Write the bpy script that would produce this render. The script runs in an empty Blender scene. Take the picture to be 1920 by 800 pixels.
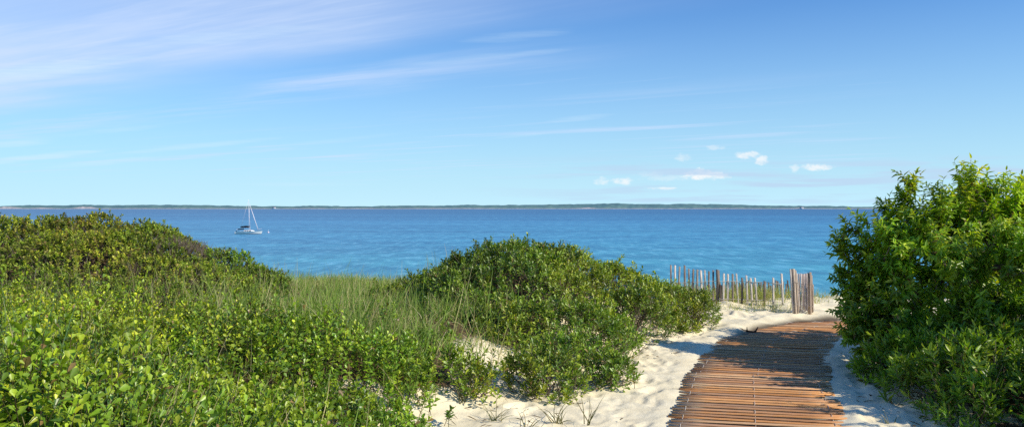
import bpy, math, random
import numpy as np
from mathutils import Vector

random.seed(7)
rng = np.random.default_rng(11)
scene = bpy.context.scene
col = scene.collection
F = 1480.0            # focal length in photo pixels (1920 wide)
HY = 389.5            # horizon row
EYE = 1.6
SEA = -6.4

# ----------------------------------------------------------------- helpers
def at(px, py, d):
    """world point seen at photo pixel (px,py) at depth d"""
    return np.array([(px - 960) / F * d, d, EYE - (py - HY) / F * d])

def smooth(x, a=0.0, b=1.0):
    t = np.clip((x - a) / (b - a), 0, 1)
    return t * t * (3 - 2 * t)

def _hash(i, j, s):
    h = (i.astype(np.int64) * 374761393 + j.astype(np.int64) * 668265263 + s * 982451653) & 0x7fffffff
    h = ((h ^ (h >> 13)) * 1274126177) & 0x7fffffff
    return ((h ^ (h >> 16)) & 0xffff) / 65535.0

def vnoise(x, y, scale=1.0, seed=0):
    x = np.asarray(x, float) / scale; y = np.asarray(y, float) / scale
    i = np.floor(x); j = np.floor(y); fx = x - i; fy = y - j
    fx = fx * fx * (3 - 2 * fx); fy = fy * fy * (3 - 2 * fy)
    a = _hash(i, j, seed); b = _hash(i + 1, j, seed); c = _hash(i, j + 1, seed); d = _hash(i + 1, j + 1, seed)
    return (a * (1 - fx) + b * fx) * (1 - fy) + (c * (1 - fx) + d * fx) * fy - 0.5

def norm(v):
    return v / np.maximum(np.linalg.norm(v, axis=-1, keepdims=True), 1e-9)

def mesh_np(name, verts, faces, mat, parent=None, cols=None, smooth_shade=False):
    """faces: list of int arrays (m,k)"""
    me = bpy.data.meshes.new(name)
    verts = np.asarray(verts, np.float32)
    if isinstance(faces, np.ndarray): faces = [faces]
    faces = [np.asarray(f, np.int32) for f in faces if len(f)]
    me.vertices.add(len(verts)); me.vertices.foreach_set('co', verts.ravel())
    nl = sum(f.size for f in faces); npol = sum(len(f) for f in faces)
    me.loops.add(nl); me.polygons.add(npol)
    me.loops.foreach_set('vertex_index', np.concatenate([f.ravel() for f in faces]))
    tot = np.concatenate([np.full(len(f), f.shape[1], np.int32) for f in faces])
    start = np.concatenate([[0], np.cumsum(tot)[:-1]]).astype(np.int32)
    me.polygons.foreach_set('loop_start', start)
    me.polygons.foreach_set('loop_total', tot)
    if smooth_shade: me.polygons.foreach_set('use_smooth', np.ones(npol, bool))
    if cols is not None:
        a = me.color_attributes.new('Col', 'FLOAT_COLOR', 'POINT')
        c = np.ones((len(verts), 4), np.float32); c[:, :3] = cols
        a.data.foreach_set('color', c.ravel())
    me.update(calc_edges=True); me.validate()
    if mat: me.materials.append(mat)
    o = bpy.data.objects.new(name, me); col.objects.link(o)
    if parent: o.parent = parent
    return o

def tag(o, label=None, cat=None, group=None, kind=None):
    for k, v in (('label', label), ('category', cat), ('group', group), ('kind', kind)):
        if v: o[k] = v
    return o

def thing(name, label, cat, loc=(0, 0, 0), group=None):
    o = bpy.data.objects.new(name, None); col.objects.link(o)
    o.location = loc; o.empty_display_size = 0.1
    return tag(o, label, cat, group)

class MB:
    """collects primitive shapes into one mesh"""
    def __init__(s): s.v = []; s.f4 = []; s.f3 = []; s.c = []; s.n = 0
    def add(s, v, f4=None, f3=None, c=(1, 1, 1)):
        v = np.asarray(v, float)
        if f4 is not None and len(f4): s.f4.append(np.asarray(f4) + s.n)
        if f3 is not None and len(f3): s.f3.append(np.asarray(f3) + s.n)
        s.v.append(v); s.c.append(np.broadcast_to(np.asarray(c, float), (len(v), 3))); s.n += len(v)
    def box(s, c0, ax, ay, az, c=(1, 1, 1)):
        c0 = np.asarray(c0, float); ax, ay, az = map(lambda q: np.asarray(q, float), (ax, ay, az))
        v = [c0 + sx * ax + sy * ay + sz * az for sz in (-1, 1) for sy in (-1, 1) for sx in (-1, 1)]
        s.add(v, [(0, 2, 3, 1), (4, 5, 7, 6), (0, 1, 5, 4), (2, 6, 7, 3), (0, 4, 6, 2), (1, 3, 7, 5)], c=c)
    def tube(s, pts, rad, n=6, c=(1, 1, 1), cap=True):
        pts = np.asarray(pts, float); m = len(pts)
        rad = np.broadcast_to(np.asarray(rad, float), (m,))
        t = norm(np.gradient(pts, axis=0))
        ref = np.array([0, 0, 1.0]) if abs(t[:, 2]).mean() < 0.8 else np.array([1.0, 0, 0])
        a = norm(np.cross(t, ref)); b = np.cross(t, a)
        ang = np.arange(n) * 2 * math.pi / n
        v = pts[:, None] + rad[:, None, None] * (a[:, None] * np.cos(ang)[None, :, None] + b[:, None] * np.sin(ang)[None, :, None])
        f = [(i * n + k, i * n + (k + 1) % n, (i + 1) * n + (k + 1) % n, (i + 1) * n + k) for i in range(m - 1) for k in range(n)]
        v = v.reshape(-1, 3); f3 = []
        if cap:
            v = np.vstack([v, pts[:1], pts[-1:]]); i0 = m * n
            f3 = [(i0, (k + 1) % n, k) for k in range(n)] + [(i0 + 1, (m - 1) * n + k, (m - 1) * n + (k + 1) % n) for k in range(n)]
        s.add(v, f, f3, c=c)
    def build(s, name, mat, parent=None, colours=True, smooth_shade=False):
        fs = []
        if s.f4: fs.append(np.vstack(s.f4))
        if s.f3: fs.append(np.vstack(s.f3))
        return mesh_np(name, np.vstack(s.v), fs, mat, parent, np.vstack(s.c) if colours else None, smooth_shade)

# ----------------------------------------------------------------- materials
class NT:
    def __init__(s, tree): s.t = tree; s.n = tree.nodes; s.l = tree.links
    def node(s, typ, **kw):
        nd = s.n.new(typ)
        for k, v in kw.items():
            if k.startswith('i_'):
                key = k[2:]; key = int(key) if key.isdigit() else key
                s.put(nd.inputs[key], v)
            else: setattr(nd, k, v)
        return nd
    def put(s, sock, v):
        if hasattr(v, 'is_output'): s.l.new(v, sock)
        elif isinstance(v, bpy.types.Node): s.l.new(v.outputs[0], sock)
        else: sock.default_value = v
    def m(s, op, a, b=None, c=None, clamp=False):
        nd = s.n.new('ShaderNodeMath'); nd.operation = op; nd.use_clamp = clamp
        s.put(nd.inputs[0], a)
        if b is not None: s.put(nd.inputs[1], b)
        if c is not None: s.put(nd.inputs[2], c)
        return nd.outputs[0]
    def ss(s, x, a, b, lo=0.0, hi=1.0):
        nd = s.n.new('ShaderNodeMapRange'); nd.interpolation_type = 'SMOOTHSTEP'
        s.put(nd.inputs['Value'], x); nd.inputs['From Min'].default_value = a; nd.inputs['From Max'].default_value = b
        nd.inputs['To Min'].default_value = lo; nd.inputs['To Max'].default_value = hi
        return nd.outputs[0]
    def mix(s, fac, a, b, mode='MIX'):
        nd = s.n.new('ShaderNodeMix'); nd.data_type = 'RGBA'; nd.blend_type = mode
        s.put(nd.inputs[0], fac)
        for sock, v in ((nd.inputs[6], a), (nd.inputs[7], b)):
            if isinstance(v, tuple) and len(v) == 3: v = v + (1,)
            s.put(sock, v)
        return nd.outputs[2]
    def noise(s, vec, scale=1.0, detail=4.0, rough=0.5, dist=0.0):
        nd = s.n.new('ShaderNodeTexNoise')
        if vec is not None: s.put(nd.inputs['Vector'], vec)
        nd.inputs['Scale'].default_value = scale; nd.inputs['Detail'].default_value = detail
        nd.inputs['Roughness'].default_value = rough; nd.inputs['Distortion'].default_value = dist
        return nd.outputs[0]
    def comb(s, x, y, z=0.0):
        nd = s.n.new('ShaderNodeCombineXYZ')
        for i, v in enumerate((x, y, z)): s.put(nd.inputs[i], v)
        return nd.outputs[0]
    def sep(s, v):
        nd = s.n.new('ShaderNodeSeparateXYZ'); s.put(nd.inputs[0], v); return nd.outputs

def new_mat(name):
    m = bpy.data.materials.new(name); m.use_nodes = True
    nt = NT(m.node_tree); nt.n.clear()
    out = nt.node('ShaderNodeOutputMaterial')
    return m, nt, out

def principled(nt, color, rough=0.6, spec=0.3, normal=None, **kw):
    p = nt.node('ShaderNodeBsdfPrincipled')
    if isinstance(color, tuple) and len(color) == 3: color = color + (1,)
    nt.put(p.inputs['Base Color'], color); nt.put(p.inputs['Roughness'], rough)
    nt.put(p.inputs['Specular IOR Level'], spec)
    if normal is not None: nt.put(p.inputs['Normal'], normal)
    for k, v in kw.items(): nt.put(p.inputs[k], v)
    return p

def leaf_material(name, trans=0.3, rough=0.42, spec=0.4):
    m, nt, out = new_mat(name)
    a = nt.node('ShaderNodeAttribute', attribute_name='Col')
    n = nt.noise(nt.node('ShaderNodeTexCoord').outputs['Object'], 60, 2)
    c = nt.mix(nt.ss(n, 0.35, 0.7), a.outputs['Color'], nt.mix(1.0, a.outputs['Color'], (0.78, 0.84, 0.7), 'MULTIPLY'))
    p = principled(nt, c, rough, spec)
    t = nt.node('ShaderNodeBsdfTranslucent')
    nt.put(t.inputs['Color'], nt.mix(1.0, c, (1.5, 1.55, 0.55), 'MULTIPLY'))
    mx = nt.node('ShaderNodeMixShader'); mx.inputs[0].default_value = trans
    nt.l.new(p.outputs[0], mx.inputs[1]); nt.l.new(t.outputs[0], mx.inputs[2])
    nt.l.new(mx.outputs[0], out.inputs[0])
    return m

def attr_material(name, rough=0.7, spec=0.2, grain=None, dark=0.55, bump=0.0):
    """base colour from the mesh attribute, broken up with stretched noise"""
    m, nt, out = new_mat(name)
    a = nt.node('ShaderNodeAttribute', attribute_name='Col')
    tc = nt.node('ShaderNodeTexCoord').outputs['Object']
    nrm = None
    c = a.outputs['Color']
    if grain:
        mp = nt.node('ShaderNodeMapping'); nt.put(mp.inputs['Vector'], tc); mp.inputs['Scale'].default_value = grain
        n = nt.noise(mp.outputs[0], 1.0, 5, 0.6)
        c = nt.mix(nt.ss(n, 0.3, 0.7), nt.mix(1.0, c, (dark, dark, dark), 'MULTIPLY'), c)
        if bump:
            b = nt.node('ShaderNodeBump'); b.inputs['Strength'].default_value = bump; b.inputs['Distance'].default_value = 0.004
            nt.put(b.inputs['Height'], n); nrm = b.outputs[0]
    p = principled(nt, c, rough, spec, nrm)
    nt.l.new(p.outputs[0], out.inputs[0])
    return m

def flat_material(name, color, rough=0.5, spec=0.4, var=0.15, scale=3.0):
    m, nt, out = new_mat(name)
    n = nt.noise(nt.node('ShaderNodeTexCoord').outputs['Object'], scale, 4)
    c = nt.mix(nt.ss(n, 0.3, 0.7), tuple(x * (1 - var) for x in color), color)
    p = principled(nt, c, rough, spec); nt.l.new(p.outputs[0], out.inputs[0])
    return m

M_leaf_round = leaf_material('bayberry_leaf', 0.20, 0.38, 0.5)
M_leaf_small = leaf_material('rugosa_leaf', 0.20, 0.5, 0.3)
M_leaf_long = leaf_material('cherry_leaf', 0.34, 0.36, 0.5)
M_grass = leaf_material('grass_blade', 0.25, 0.55, 0.25)
M_bark = attr_material('bark', 0.85, 0.1, (40, 40, 14), 0.6, 0.4)
M_weathered = attr_material('weathered_wood', 0.8, 0.15, (60, 60, 9), 0.55, 0.35)
M_wire = flat_material('galvanised_wire', (0.55, 0.50, 0.44), 0.6, 0.3)

# ----------------------------------------------------------------- terrain
def edge(Y):
    return np.interp(Y, [-60, 0, 4, 5.5, 6.1, 6.6, 8.3, 9.2, 10.9, 12, 14], [-1.6, -1.0, -.6, -.40, -.05, .45, 1.2, 1.75, 2.5, 2.3, 2.2])
def redge(Y):
    return np.interp(Y, [-60, 0, 5.8, 6.7, 7.5, 9, 10.5, 11.0, 12], [3, 1.9, 3.1, 3.25, 3.45, 4.3, 5.6, 7.5, 12])
def hump(X, Y, x, y, rx, ry, h):
    return h * np.exp(-((X - x) / rx) ** 2 - ((Y - y) / ry) ** 2)

def ground(X, Y):
    X = np.asarray(X, float); Y = np.asarray(Y, float)
    z = 0.36 * smooth((edge(Y) - X) / 2.0)
    z = z + 0.25 * smooth((X - redge(Y)) / 3.0)
    z = z + hump(X, Y, -5.7, 11.0, 2.1, 1.7, .63) + hump(X, Y, -8.0, 10.4, 1.6, 2.0, .3)
    z = z + hump(X, Y, .1, 10.0, 1.3, 1.4, .36)
    z = z + hump(X, Y, -2.6, 3.6, 1.8, 1.6, .14) + hump(X, Y, -2.2, 12.2, 1.9, 2.0, -.26)
    z = z + hump(X, Y, 4.1, 12.5, 1.2, .55, .10) + hump(X, Y, 5.5, 12.9, .7, .6, .12) + hump(X, Y, 3.0, 11.9, .7, .5, .05)
    z = z + 0.10 * vnoise(X, Y, 1.7, 3) * smooth(np.abs(X - (0.3 + .27 * Y)), .8, 2.0)
    Yc = 12.9 + 0.8 * vnoise(X, Y * 0, 3.0, 5)
    d = np.maximum(Y - Yc, 0)
    z = z - 0.25 * d * d / (d + 2.2)
    return np.maximum(z, SEA - 2.0 + 0 * z)

def axis_coords(lo, hi, step, far_lo, far_hi, g=1.13):
    a = list(np.arange(lo, hi, step)); s = step
    x = a[-1]
    while x < far_hi: s *= g; x += s; a.append(x)
    s = step; x = a[0]; pre = []
    while x > far_lo: s *= g; x -= s; pre.append(x)
    return np.array(pre[::-1] + a)

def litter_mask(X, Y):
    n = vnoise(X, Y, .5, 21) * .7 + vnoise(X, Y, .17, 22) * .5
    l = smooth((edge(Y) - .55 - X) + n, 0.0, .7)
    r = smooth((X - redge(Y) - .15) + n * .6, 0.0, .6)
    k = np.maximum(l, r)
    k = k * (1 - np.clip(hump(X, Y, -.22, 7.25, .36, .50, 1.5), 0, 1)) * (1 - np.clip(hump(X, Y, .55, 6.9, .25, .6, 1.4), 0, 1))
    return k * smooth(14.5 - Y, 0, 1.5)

PATH = np.array([(.85, 2.5), (1.83, 5.85), (2.35, 7.6), (2.87, 8.95), (3.48, 10.0), (4.25, 10.72), (5.3, 11.12), (6.8, 11.3)])
PATH_F = np.stack([np.interp(np.linspace(0, 7, 120), np.arange(8), PATH[:, k]) for k in (0, 1)], -1)

def build_sand():
    xs = axis_coords(-1.4, 5.8, 0.028, -900, 900, 1.16)
    ys = axis_coords(4.9, 12.9, 0.028, -400, 140, 1.16)
    X, Y = np.meshgrid(xs, ys)
    Z = ground(X, Y)
    lm = litter_mask(X, Y)
    # wind-blown unevenness
    rip = .030 * vnoise(X, Y, .42, 8) + .018 * vnoise(X, Y, .16, 9) + .010 * vnoise(X, Y, .07, 10)
    near = smooth(16 - np.hypot(X - 2, Y - 8), 0, 4)
    cl = np.min([np.hypot(X - np.interp(t_, np.arange(len(PATH)), PATH[:, 0]), Y - np.interp(t_, np.arange(len(PATH)), PATH[:, 1])) for t_ in np.linspace(0, len(PATH) - 1, 60)], 0)
    onmat = smooth(cl, .42, .72)
    Z = Z + rip * near * (.25 + .75 * onmat) - .006 * (1 - onmat) + .016 * smooth(.95 - cl, 0, .25) * onmat
    drift = smooth(Y, 9.3, 10.2) * smooth(cl, .25, .6) * smooth(Y - np.interp(X, PATH[:, 0], PATH[:, 1]), -.1, .3)
    Z = Z + drift * (.045 + .05 * vnoise(X, Y, .22, 19)) * near
    # footprints
    r2 = np.random.default_rng(5)
    k = 0
    while k < 1500:
        y = r2.uniform(5.0, 12.4); x = r2.uniform(edge(y) - .2, redge(y) + .3)
        a = r2.normal(0.35, .5); L = r2.uniform(.03, .11) if k % 3 else r2.uniform(.08, .13); W = L * r2.uniform(.45, .7); dp = L * r2.uniform(.07, .17)
        if np.min(np.hypot(x - PATH_F[:, 0], y - PATH_F[:, 1])) < .8: k += 1; continue
        i0, i1 = np.searchsorted(ys, (y - .4, y + .4)); j0, j1 = np.searchsorted(xs, (x - .4, x + .4))
        gx = X[i0:i1, j0:j1] - x; gy = Y[i0:i1, j0:j1] - y
        u = gx * math.sin(a) + gy * math.cos(a); v = gx * math.cos(a) - gy * math.sin(a)
        q = (u / L) ** 2 + (v / W) ** 2
        Z[i0:i1, j0:j1] += -dp * np.exp(-q * q) + dp * .55 * np.exp(-((np.sqrt(q) - 1.35) / .35) ** 2)
        k += 1
    n0, n1 = X.shape
    idx = np.arange(n0 * n1).reshape(n0, n1)
    f = np.stack([idx[:-1, :-1], idx[:-1, 1:], idx[1:, 1:], idx[1:, :-1]], -1).reshape(-1, 4)
    under = 1 - smooth(cl + .10 * vnoise(X, Y, .3, 12), .38, .58)  # sand darkened below the slats: shade in their gaps put into the colour
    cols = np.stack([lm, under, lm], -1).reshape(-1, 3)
    m, nt, out = new_mat('dune_sand')
    tc = nt.node('ShaderNodeTexCoord').outputs['Object']
    a = nt.node('ShaderNodeAttribute', attribute_name='Col')
    n1_ = nt.noise(tc, 3.0, 5, .6); n2_ = nt.noise(tc, 240, 2, .6); n3_ = nt.noise(tc, 22, 4, .6)
    c = nt.mix(nt.ss(n1_, .3, .7), (.85, .735, .49), (.92, .82, .58))
    c = nt.mix(nt.ss(n2_, .35, .75, 0, .25), c, (.50, .41, .28))
    c = nt.mix(nt.ss(n3_, .62, .8, 0, .35), c, (.34, .27, .18))
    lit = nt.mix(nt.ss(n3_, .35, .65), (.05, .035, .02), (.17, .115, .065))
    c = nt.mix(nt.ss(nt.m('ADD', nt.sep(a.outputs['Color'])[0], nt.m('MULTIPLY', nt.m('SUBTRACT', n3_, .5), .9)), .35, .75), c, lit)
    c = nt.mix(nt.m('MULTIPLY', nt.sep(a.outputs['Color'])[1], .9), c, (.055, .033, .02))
    b = nt.node('ShaderNodeBump'); b.inputs['Strength'].default_value = .55; b.inputs['Distance'].default_value = .012
    nt.put(b.inputs['Height'], nt.m('ADD', nt.m('MULTIPLY', n2_, .25), nt.m('MULTIPLY', n3_, 1.0)))
    p = principled(nt, c, .95, .1, b.outputs[0]); nt.l.new(p.outputs[0], out.inputs[0])
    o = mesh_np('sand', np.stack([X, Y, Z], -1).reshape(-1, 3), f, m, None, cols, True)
    tag(o, kind='structure')
    return o
build_sand()

# ----------------------------------------------------------------- sea
def build_sea():
    m, nt, out = new_mat('sea_water')
    g = nt.node('ShaderNodeNewGeometry').outputs['Position']
    X, Y, Z = nt.sep(g)
    # distance out from the beach decides depth colour
    far = nt.m('LOGARITHM', nt.m('MAXIMUM', Y, 30.0), 10.0)
    def ramp(*st):
        r = nt.node('ShaderNodeValToRGB'); e = r.color_ramp.elements
        while len(e) < len(st): e.new(0.5)
        for k, (p, c) in enumerate(st): e[k].position = p; e[k].color = c + (1,)
        return r
    mp = nt.node('ShaderNodeMapRange'); nt.put(mp.inputs[0], far)
    mp.inputs[1].default_value = 1.6; mp.inputs[2].default_value = 3.6
    r = ramp((0.08, (.14, .51, .57)), (.20, (.095, .43, .54)), (.34, (.060, .315, .49)), (.54, (.042, .225, .42)), (.76, (.028, .145, .31)), (1.0, (.040, .145, .30)))
    nt.put(r.inputs[0], mp.outputs[0])
    v1 = nt.comb(nt.m('MULTIPLY', X, .012), nt.m('MULTIPLY', Y, .055))
    st = nt.noise(v1, 1.0, 5, .6)
    v2 = nt.comb(nt.m('MULTIPLY', X, .0012), nt.m('MULTIPLY', Y, .004))
    st2 = nt.noise(v2, 1.0, 5, .6)
    c = nt.mix(nt.ss(st, .42, .62, 0, .7), r.outputs[0], nt.mix(1.0, r.outputs[0], (1.5, 1.35, 1.2), 'MULTIPLY'))
    c = nt.mix(nt.ss(st2, .42, .58, .75, 0), c, nt.mix(1.0, c, (.65, .72, .8), 'MULTIPLY'))
    # ripples: light and dark of the wavelets painted into the colour as dashes
    d1 = nt.noise(nt.comb(nt.m('MULTIPLY', X, .20), nt.m('MULTIPLY', Y, .09)), 1.0, 6, .62)
    c = nt.mix(nt.ss(d1, .38, .58, .62, 0), c, nt.mix(1.0, c, (.50, .62, .74), 'MULTIPLY'))
    c = nt.mix(nt.ss(d1, .52, .68, 0, .42), c, (.16, .46, .66))
    d2 = nt.noise(nt.comb(nt.m('MULTIPLY', X, .75), nt.m('MULTIPLY', Y, .17), 4.0), 1.0, 3, .55)
    nearw = nt.ss(Y, 420.0, 90.0)
    c = nt.mix(nt.m('MULTIPLY', nt.ss(d2, .42, .60, .55, 0), nearw), c, nt.mix(1.0, c, (.50, .66, .78), 'MULTIPLY'))
    c = nt.mix(nt.m('MULTIPLY', nt.ss(d2, .56, .70, 0, .5), nearw), c, (.24, .56, .72))
    w1 = nt.noise(nt.comb(nt.m('MULTIPLY', X, .35), nt.m('MULTIPLY', Y, .6)), 1.0, 5, .6)
    w2 = nt.noise(nt.comb(nt.m('MULTIPLY', X, .05), nt.m('MULTIPLY', Y, .10)), 1.0, 4, .6)
    b = nt.node('ShaderNodeBump'); b.inputs['Distance'].default_value = 1.0
    nt.put(b.inputs['Strength'], nt.m('MINIMUM', nt.m('DIVIDE', 30.0, nt.m('MAXIMUM', Y, 1.0)), .8))
    nt.put(b.inputs['Height'], nt.m('ADD', nt.m('MULTIPLY', w1, .5), nt.m('MULTIPLY', w2, 1.2)))
    p = principled(nt, c, .35, .16, b.outputs[0], **{'IOR': 1.33})
    nt.l.new(p.outputs[0], out.inputs[0])
    R = 32000.0
    xs = np.array([-R, -2000, -300, 0, 300, 2000, R]); ys = np.array([-R, -200, 30, 150, 500, 2000, 8000, R])
    Xg, Yg = np.meshgrid(xs, ys); idx = np.arange(Xg.size).reshape(Xg.shape)
    f = np.stack([idx[:-1, :-1], idx[:-1, 1:], idx[1:, 1:], idx[1:, :-1]], -1).reshape(-1, 4)
    o = mesh_np('sea', np.stack([Xg, Yg, np.full_like(Xg, SEA)], -1).reshape(-1, 3), f, m)
    tag(o, kind='structure')
build_sea()

# ----------------------------------------------------------------- far shore
def build_far_shore():
    D = 6000.0
    px = np.arange(-700, 1760, 0.8)
    top = np.interp(px, [-700, 0, 60, 120, 230, 330, 440, 520, 640, 760, 860, 1000, 1060, 1180, 1300, 1400, 1500, 1580, 1640, 1700, 1760],
                        [4, 4.5, 5.5, 6.0, 6.5, 6.6, 5.0, 4.2, 4.2, 4.4, 5.8, 6.6, 8.2, 7.6, 7.0, 5.8, 5.2, 4.0, 2.6, 1.2, 0.2])
    top = top * 1.15 + .4 * np.minimum(1, top)
    X0 = (px - 960) / F * D
    rows = 9; top = top * (1 + .22 * vnoise(px, px * 0, 55, 77) + .12 * vnoise(px, px * 0, 17, 78))
    V = []
    r2 = np.random.default_rng(3)
    for k in range(rows):
        t = k / (rows - 1)
        prof = [0, .34, .60, .74, .84, .93, 1.0, .7, -.2][k]
        depth = [0, 25, 60, 130, 220, 330, 450, 700, 1000][k]
        h = top / F * D * prof
        lump = (vnoise(X0, X0 * 0 + k * 37, 26, 4) + vnoise(X0, X0 * 0 + k * 37, 70, 6)) * (5.0 if 0 < k < 8 else 0) * np.minimum(1, top / 4)
        V.append(np.stack([X0 * (1 + depth / D), np.full_like(X0, D + depth), SEA + np.maximum(1.5 + h + lump, .5 if k < 8 else -6)], -1))
    V = np.array(V); n0, n1 = V.shape[:2]; idx = np.arange(n0 * n1).reshape(n0, n1)
    f = np.stack([idx[:-1, :-1], idx[:-1, 1:], idx[1:, 1:], idx[1:, :-1]], -1).reshape(-1, 4)
    m, nt, out = new_mat('far_woods')
    g = nt.node('ShaderNodeNewGeometry').outputs['Position']
    X, Y, Z = nt.sep(g)
    n = nt.noise(nt.comb(nt.m('MULTIPLY', X, .012), nt.m('MULTIPLY', Y, .01), nt.m('MULTIPLY', Z, .06)), 1.0, 5, .65)
    c = nt.mix(nt.ss(n, .35, .68), (.085, .175, .205), (.145, .25, .235))  # bluish haze of the distance mixed into the woods' base colour
    p = principled(nt, c, .9, .05); nt.l.new(p.outputs[0], out.inputs[0])
    tag(mesh_np('hills', V.reshape(-1, 3), f, m), kind='structure')
    # pale beach and bluffs along the foot of the woods
    bl = 1.3 + .5 * vnoise(px, px * 0, 30, 1)
    for c0, w, a in ((15, 22, 3.0), (75, 12, 1.0), (152, 12, 3.2), (170, 10, 2.4), (90, 20, .8), (-120, 40, 2.5), (1100, 14, 1.4), (1500, 8, 1.0)):
        bl = bl + a * np.exp(-((px - c0) / w) ** 2)
    hb = bl / F * D
    Vb = np.array([np.stack([X0, np.full_like(X0, D - 30.0), np.full_like(X0, SEA - .5)], -1),
                   np.stack([X0, np.full_like(X0, D - 22.0), SEA + np.minimum(hb * .45, 2.5)], -1),
                   np.stack([X0 * 1.001, np.full_like(X0, D - 4.0), SEA + hb * (.8 + .5 * vnoise(X0, X0 * 0, 20, 15))], -1),
                   np.stack([X0 * 1.004, np.full_like(X0, D + 26.0), SEA + hb * .9], -1)])
    n0, n1 = Vb.shape[:2]; idx = np.arange(n0 * n1).reshape(n0, n1)
    f = np.stack([idx[:-1, :-1], idx[:-1, 1:], idx[1:, 1:], idx[1:, :-1]], -1).reshape(-1, 4)
    tag(mesh_np('far_beach', Vb.reshape(-1, 3), f, flat_material('pale_bluff', (.42, .40, .40), .9, .1, .25, .02)), kind='structure')
    wall = flat_material('white_clapboard', (.8, .8, .8)); roof = flat_material('grey_shingle', (.25, .25, .27))
    for pxh, w, label in ((514, 22, 'tiny white house on the far shore right of the sailboat mast'),
                          (1503, 26, 'tiny white house on the far shore beneath the low clouds')):
        p = at(pxh, HY, D - 36); z0 = SEA + 1.0
        t = thing('house', label, 'house', (p[0], p[1], z0), 'white houses on the far shore')
        mb = MB(); mb.box((0, 0, 4), (w / 2, 0, 0), (0, 6, 0), (0, 0, 4)); mb.build('wall', wall, t)
        mb = MB(); a = w / 2 + 1
        mb.add([(-a, -7, 8), (a, -7, 8), (a, 7, 8), (-a, 7, 8), (-a, 0, 14), (a, 0, 14)], [(0, 1, 5, 4), (2, 3, 4, 5), (0, 3, 2, 1)], [(0, 4, 3), (1, 2, 5)])
        mb.build('roof', roof, t)
build_far_shore()

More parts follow.
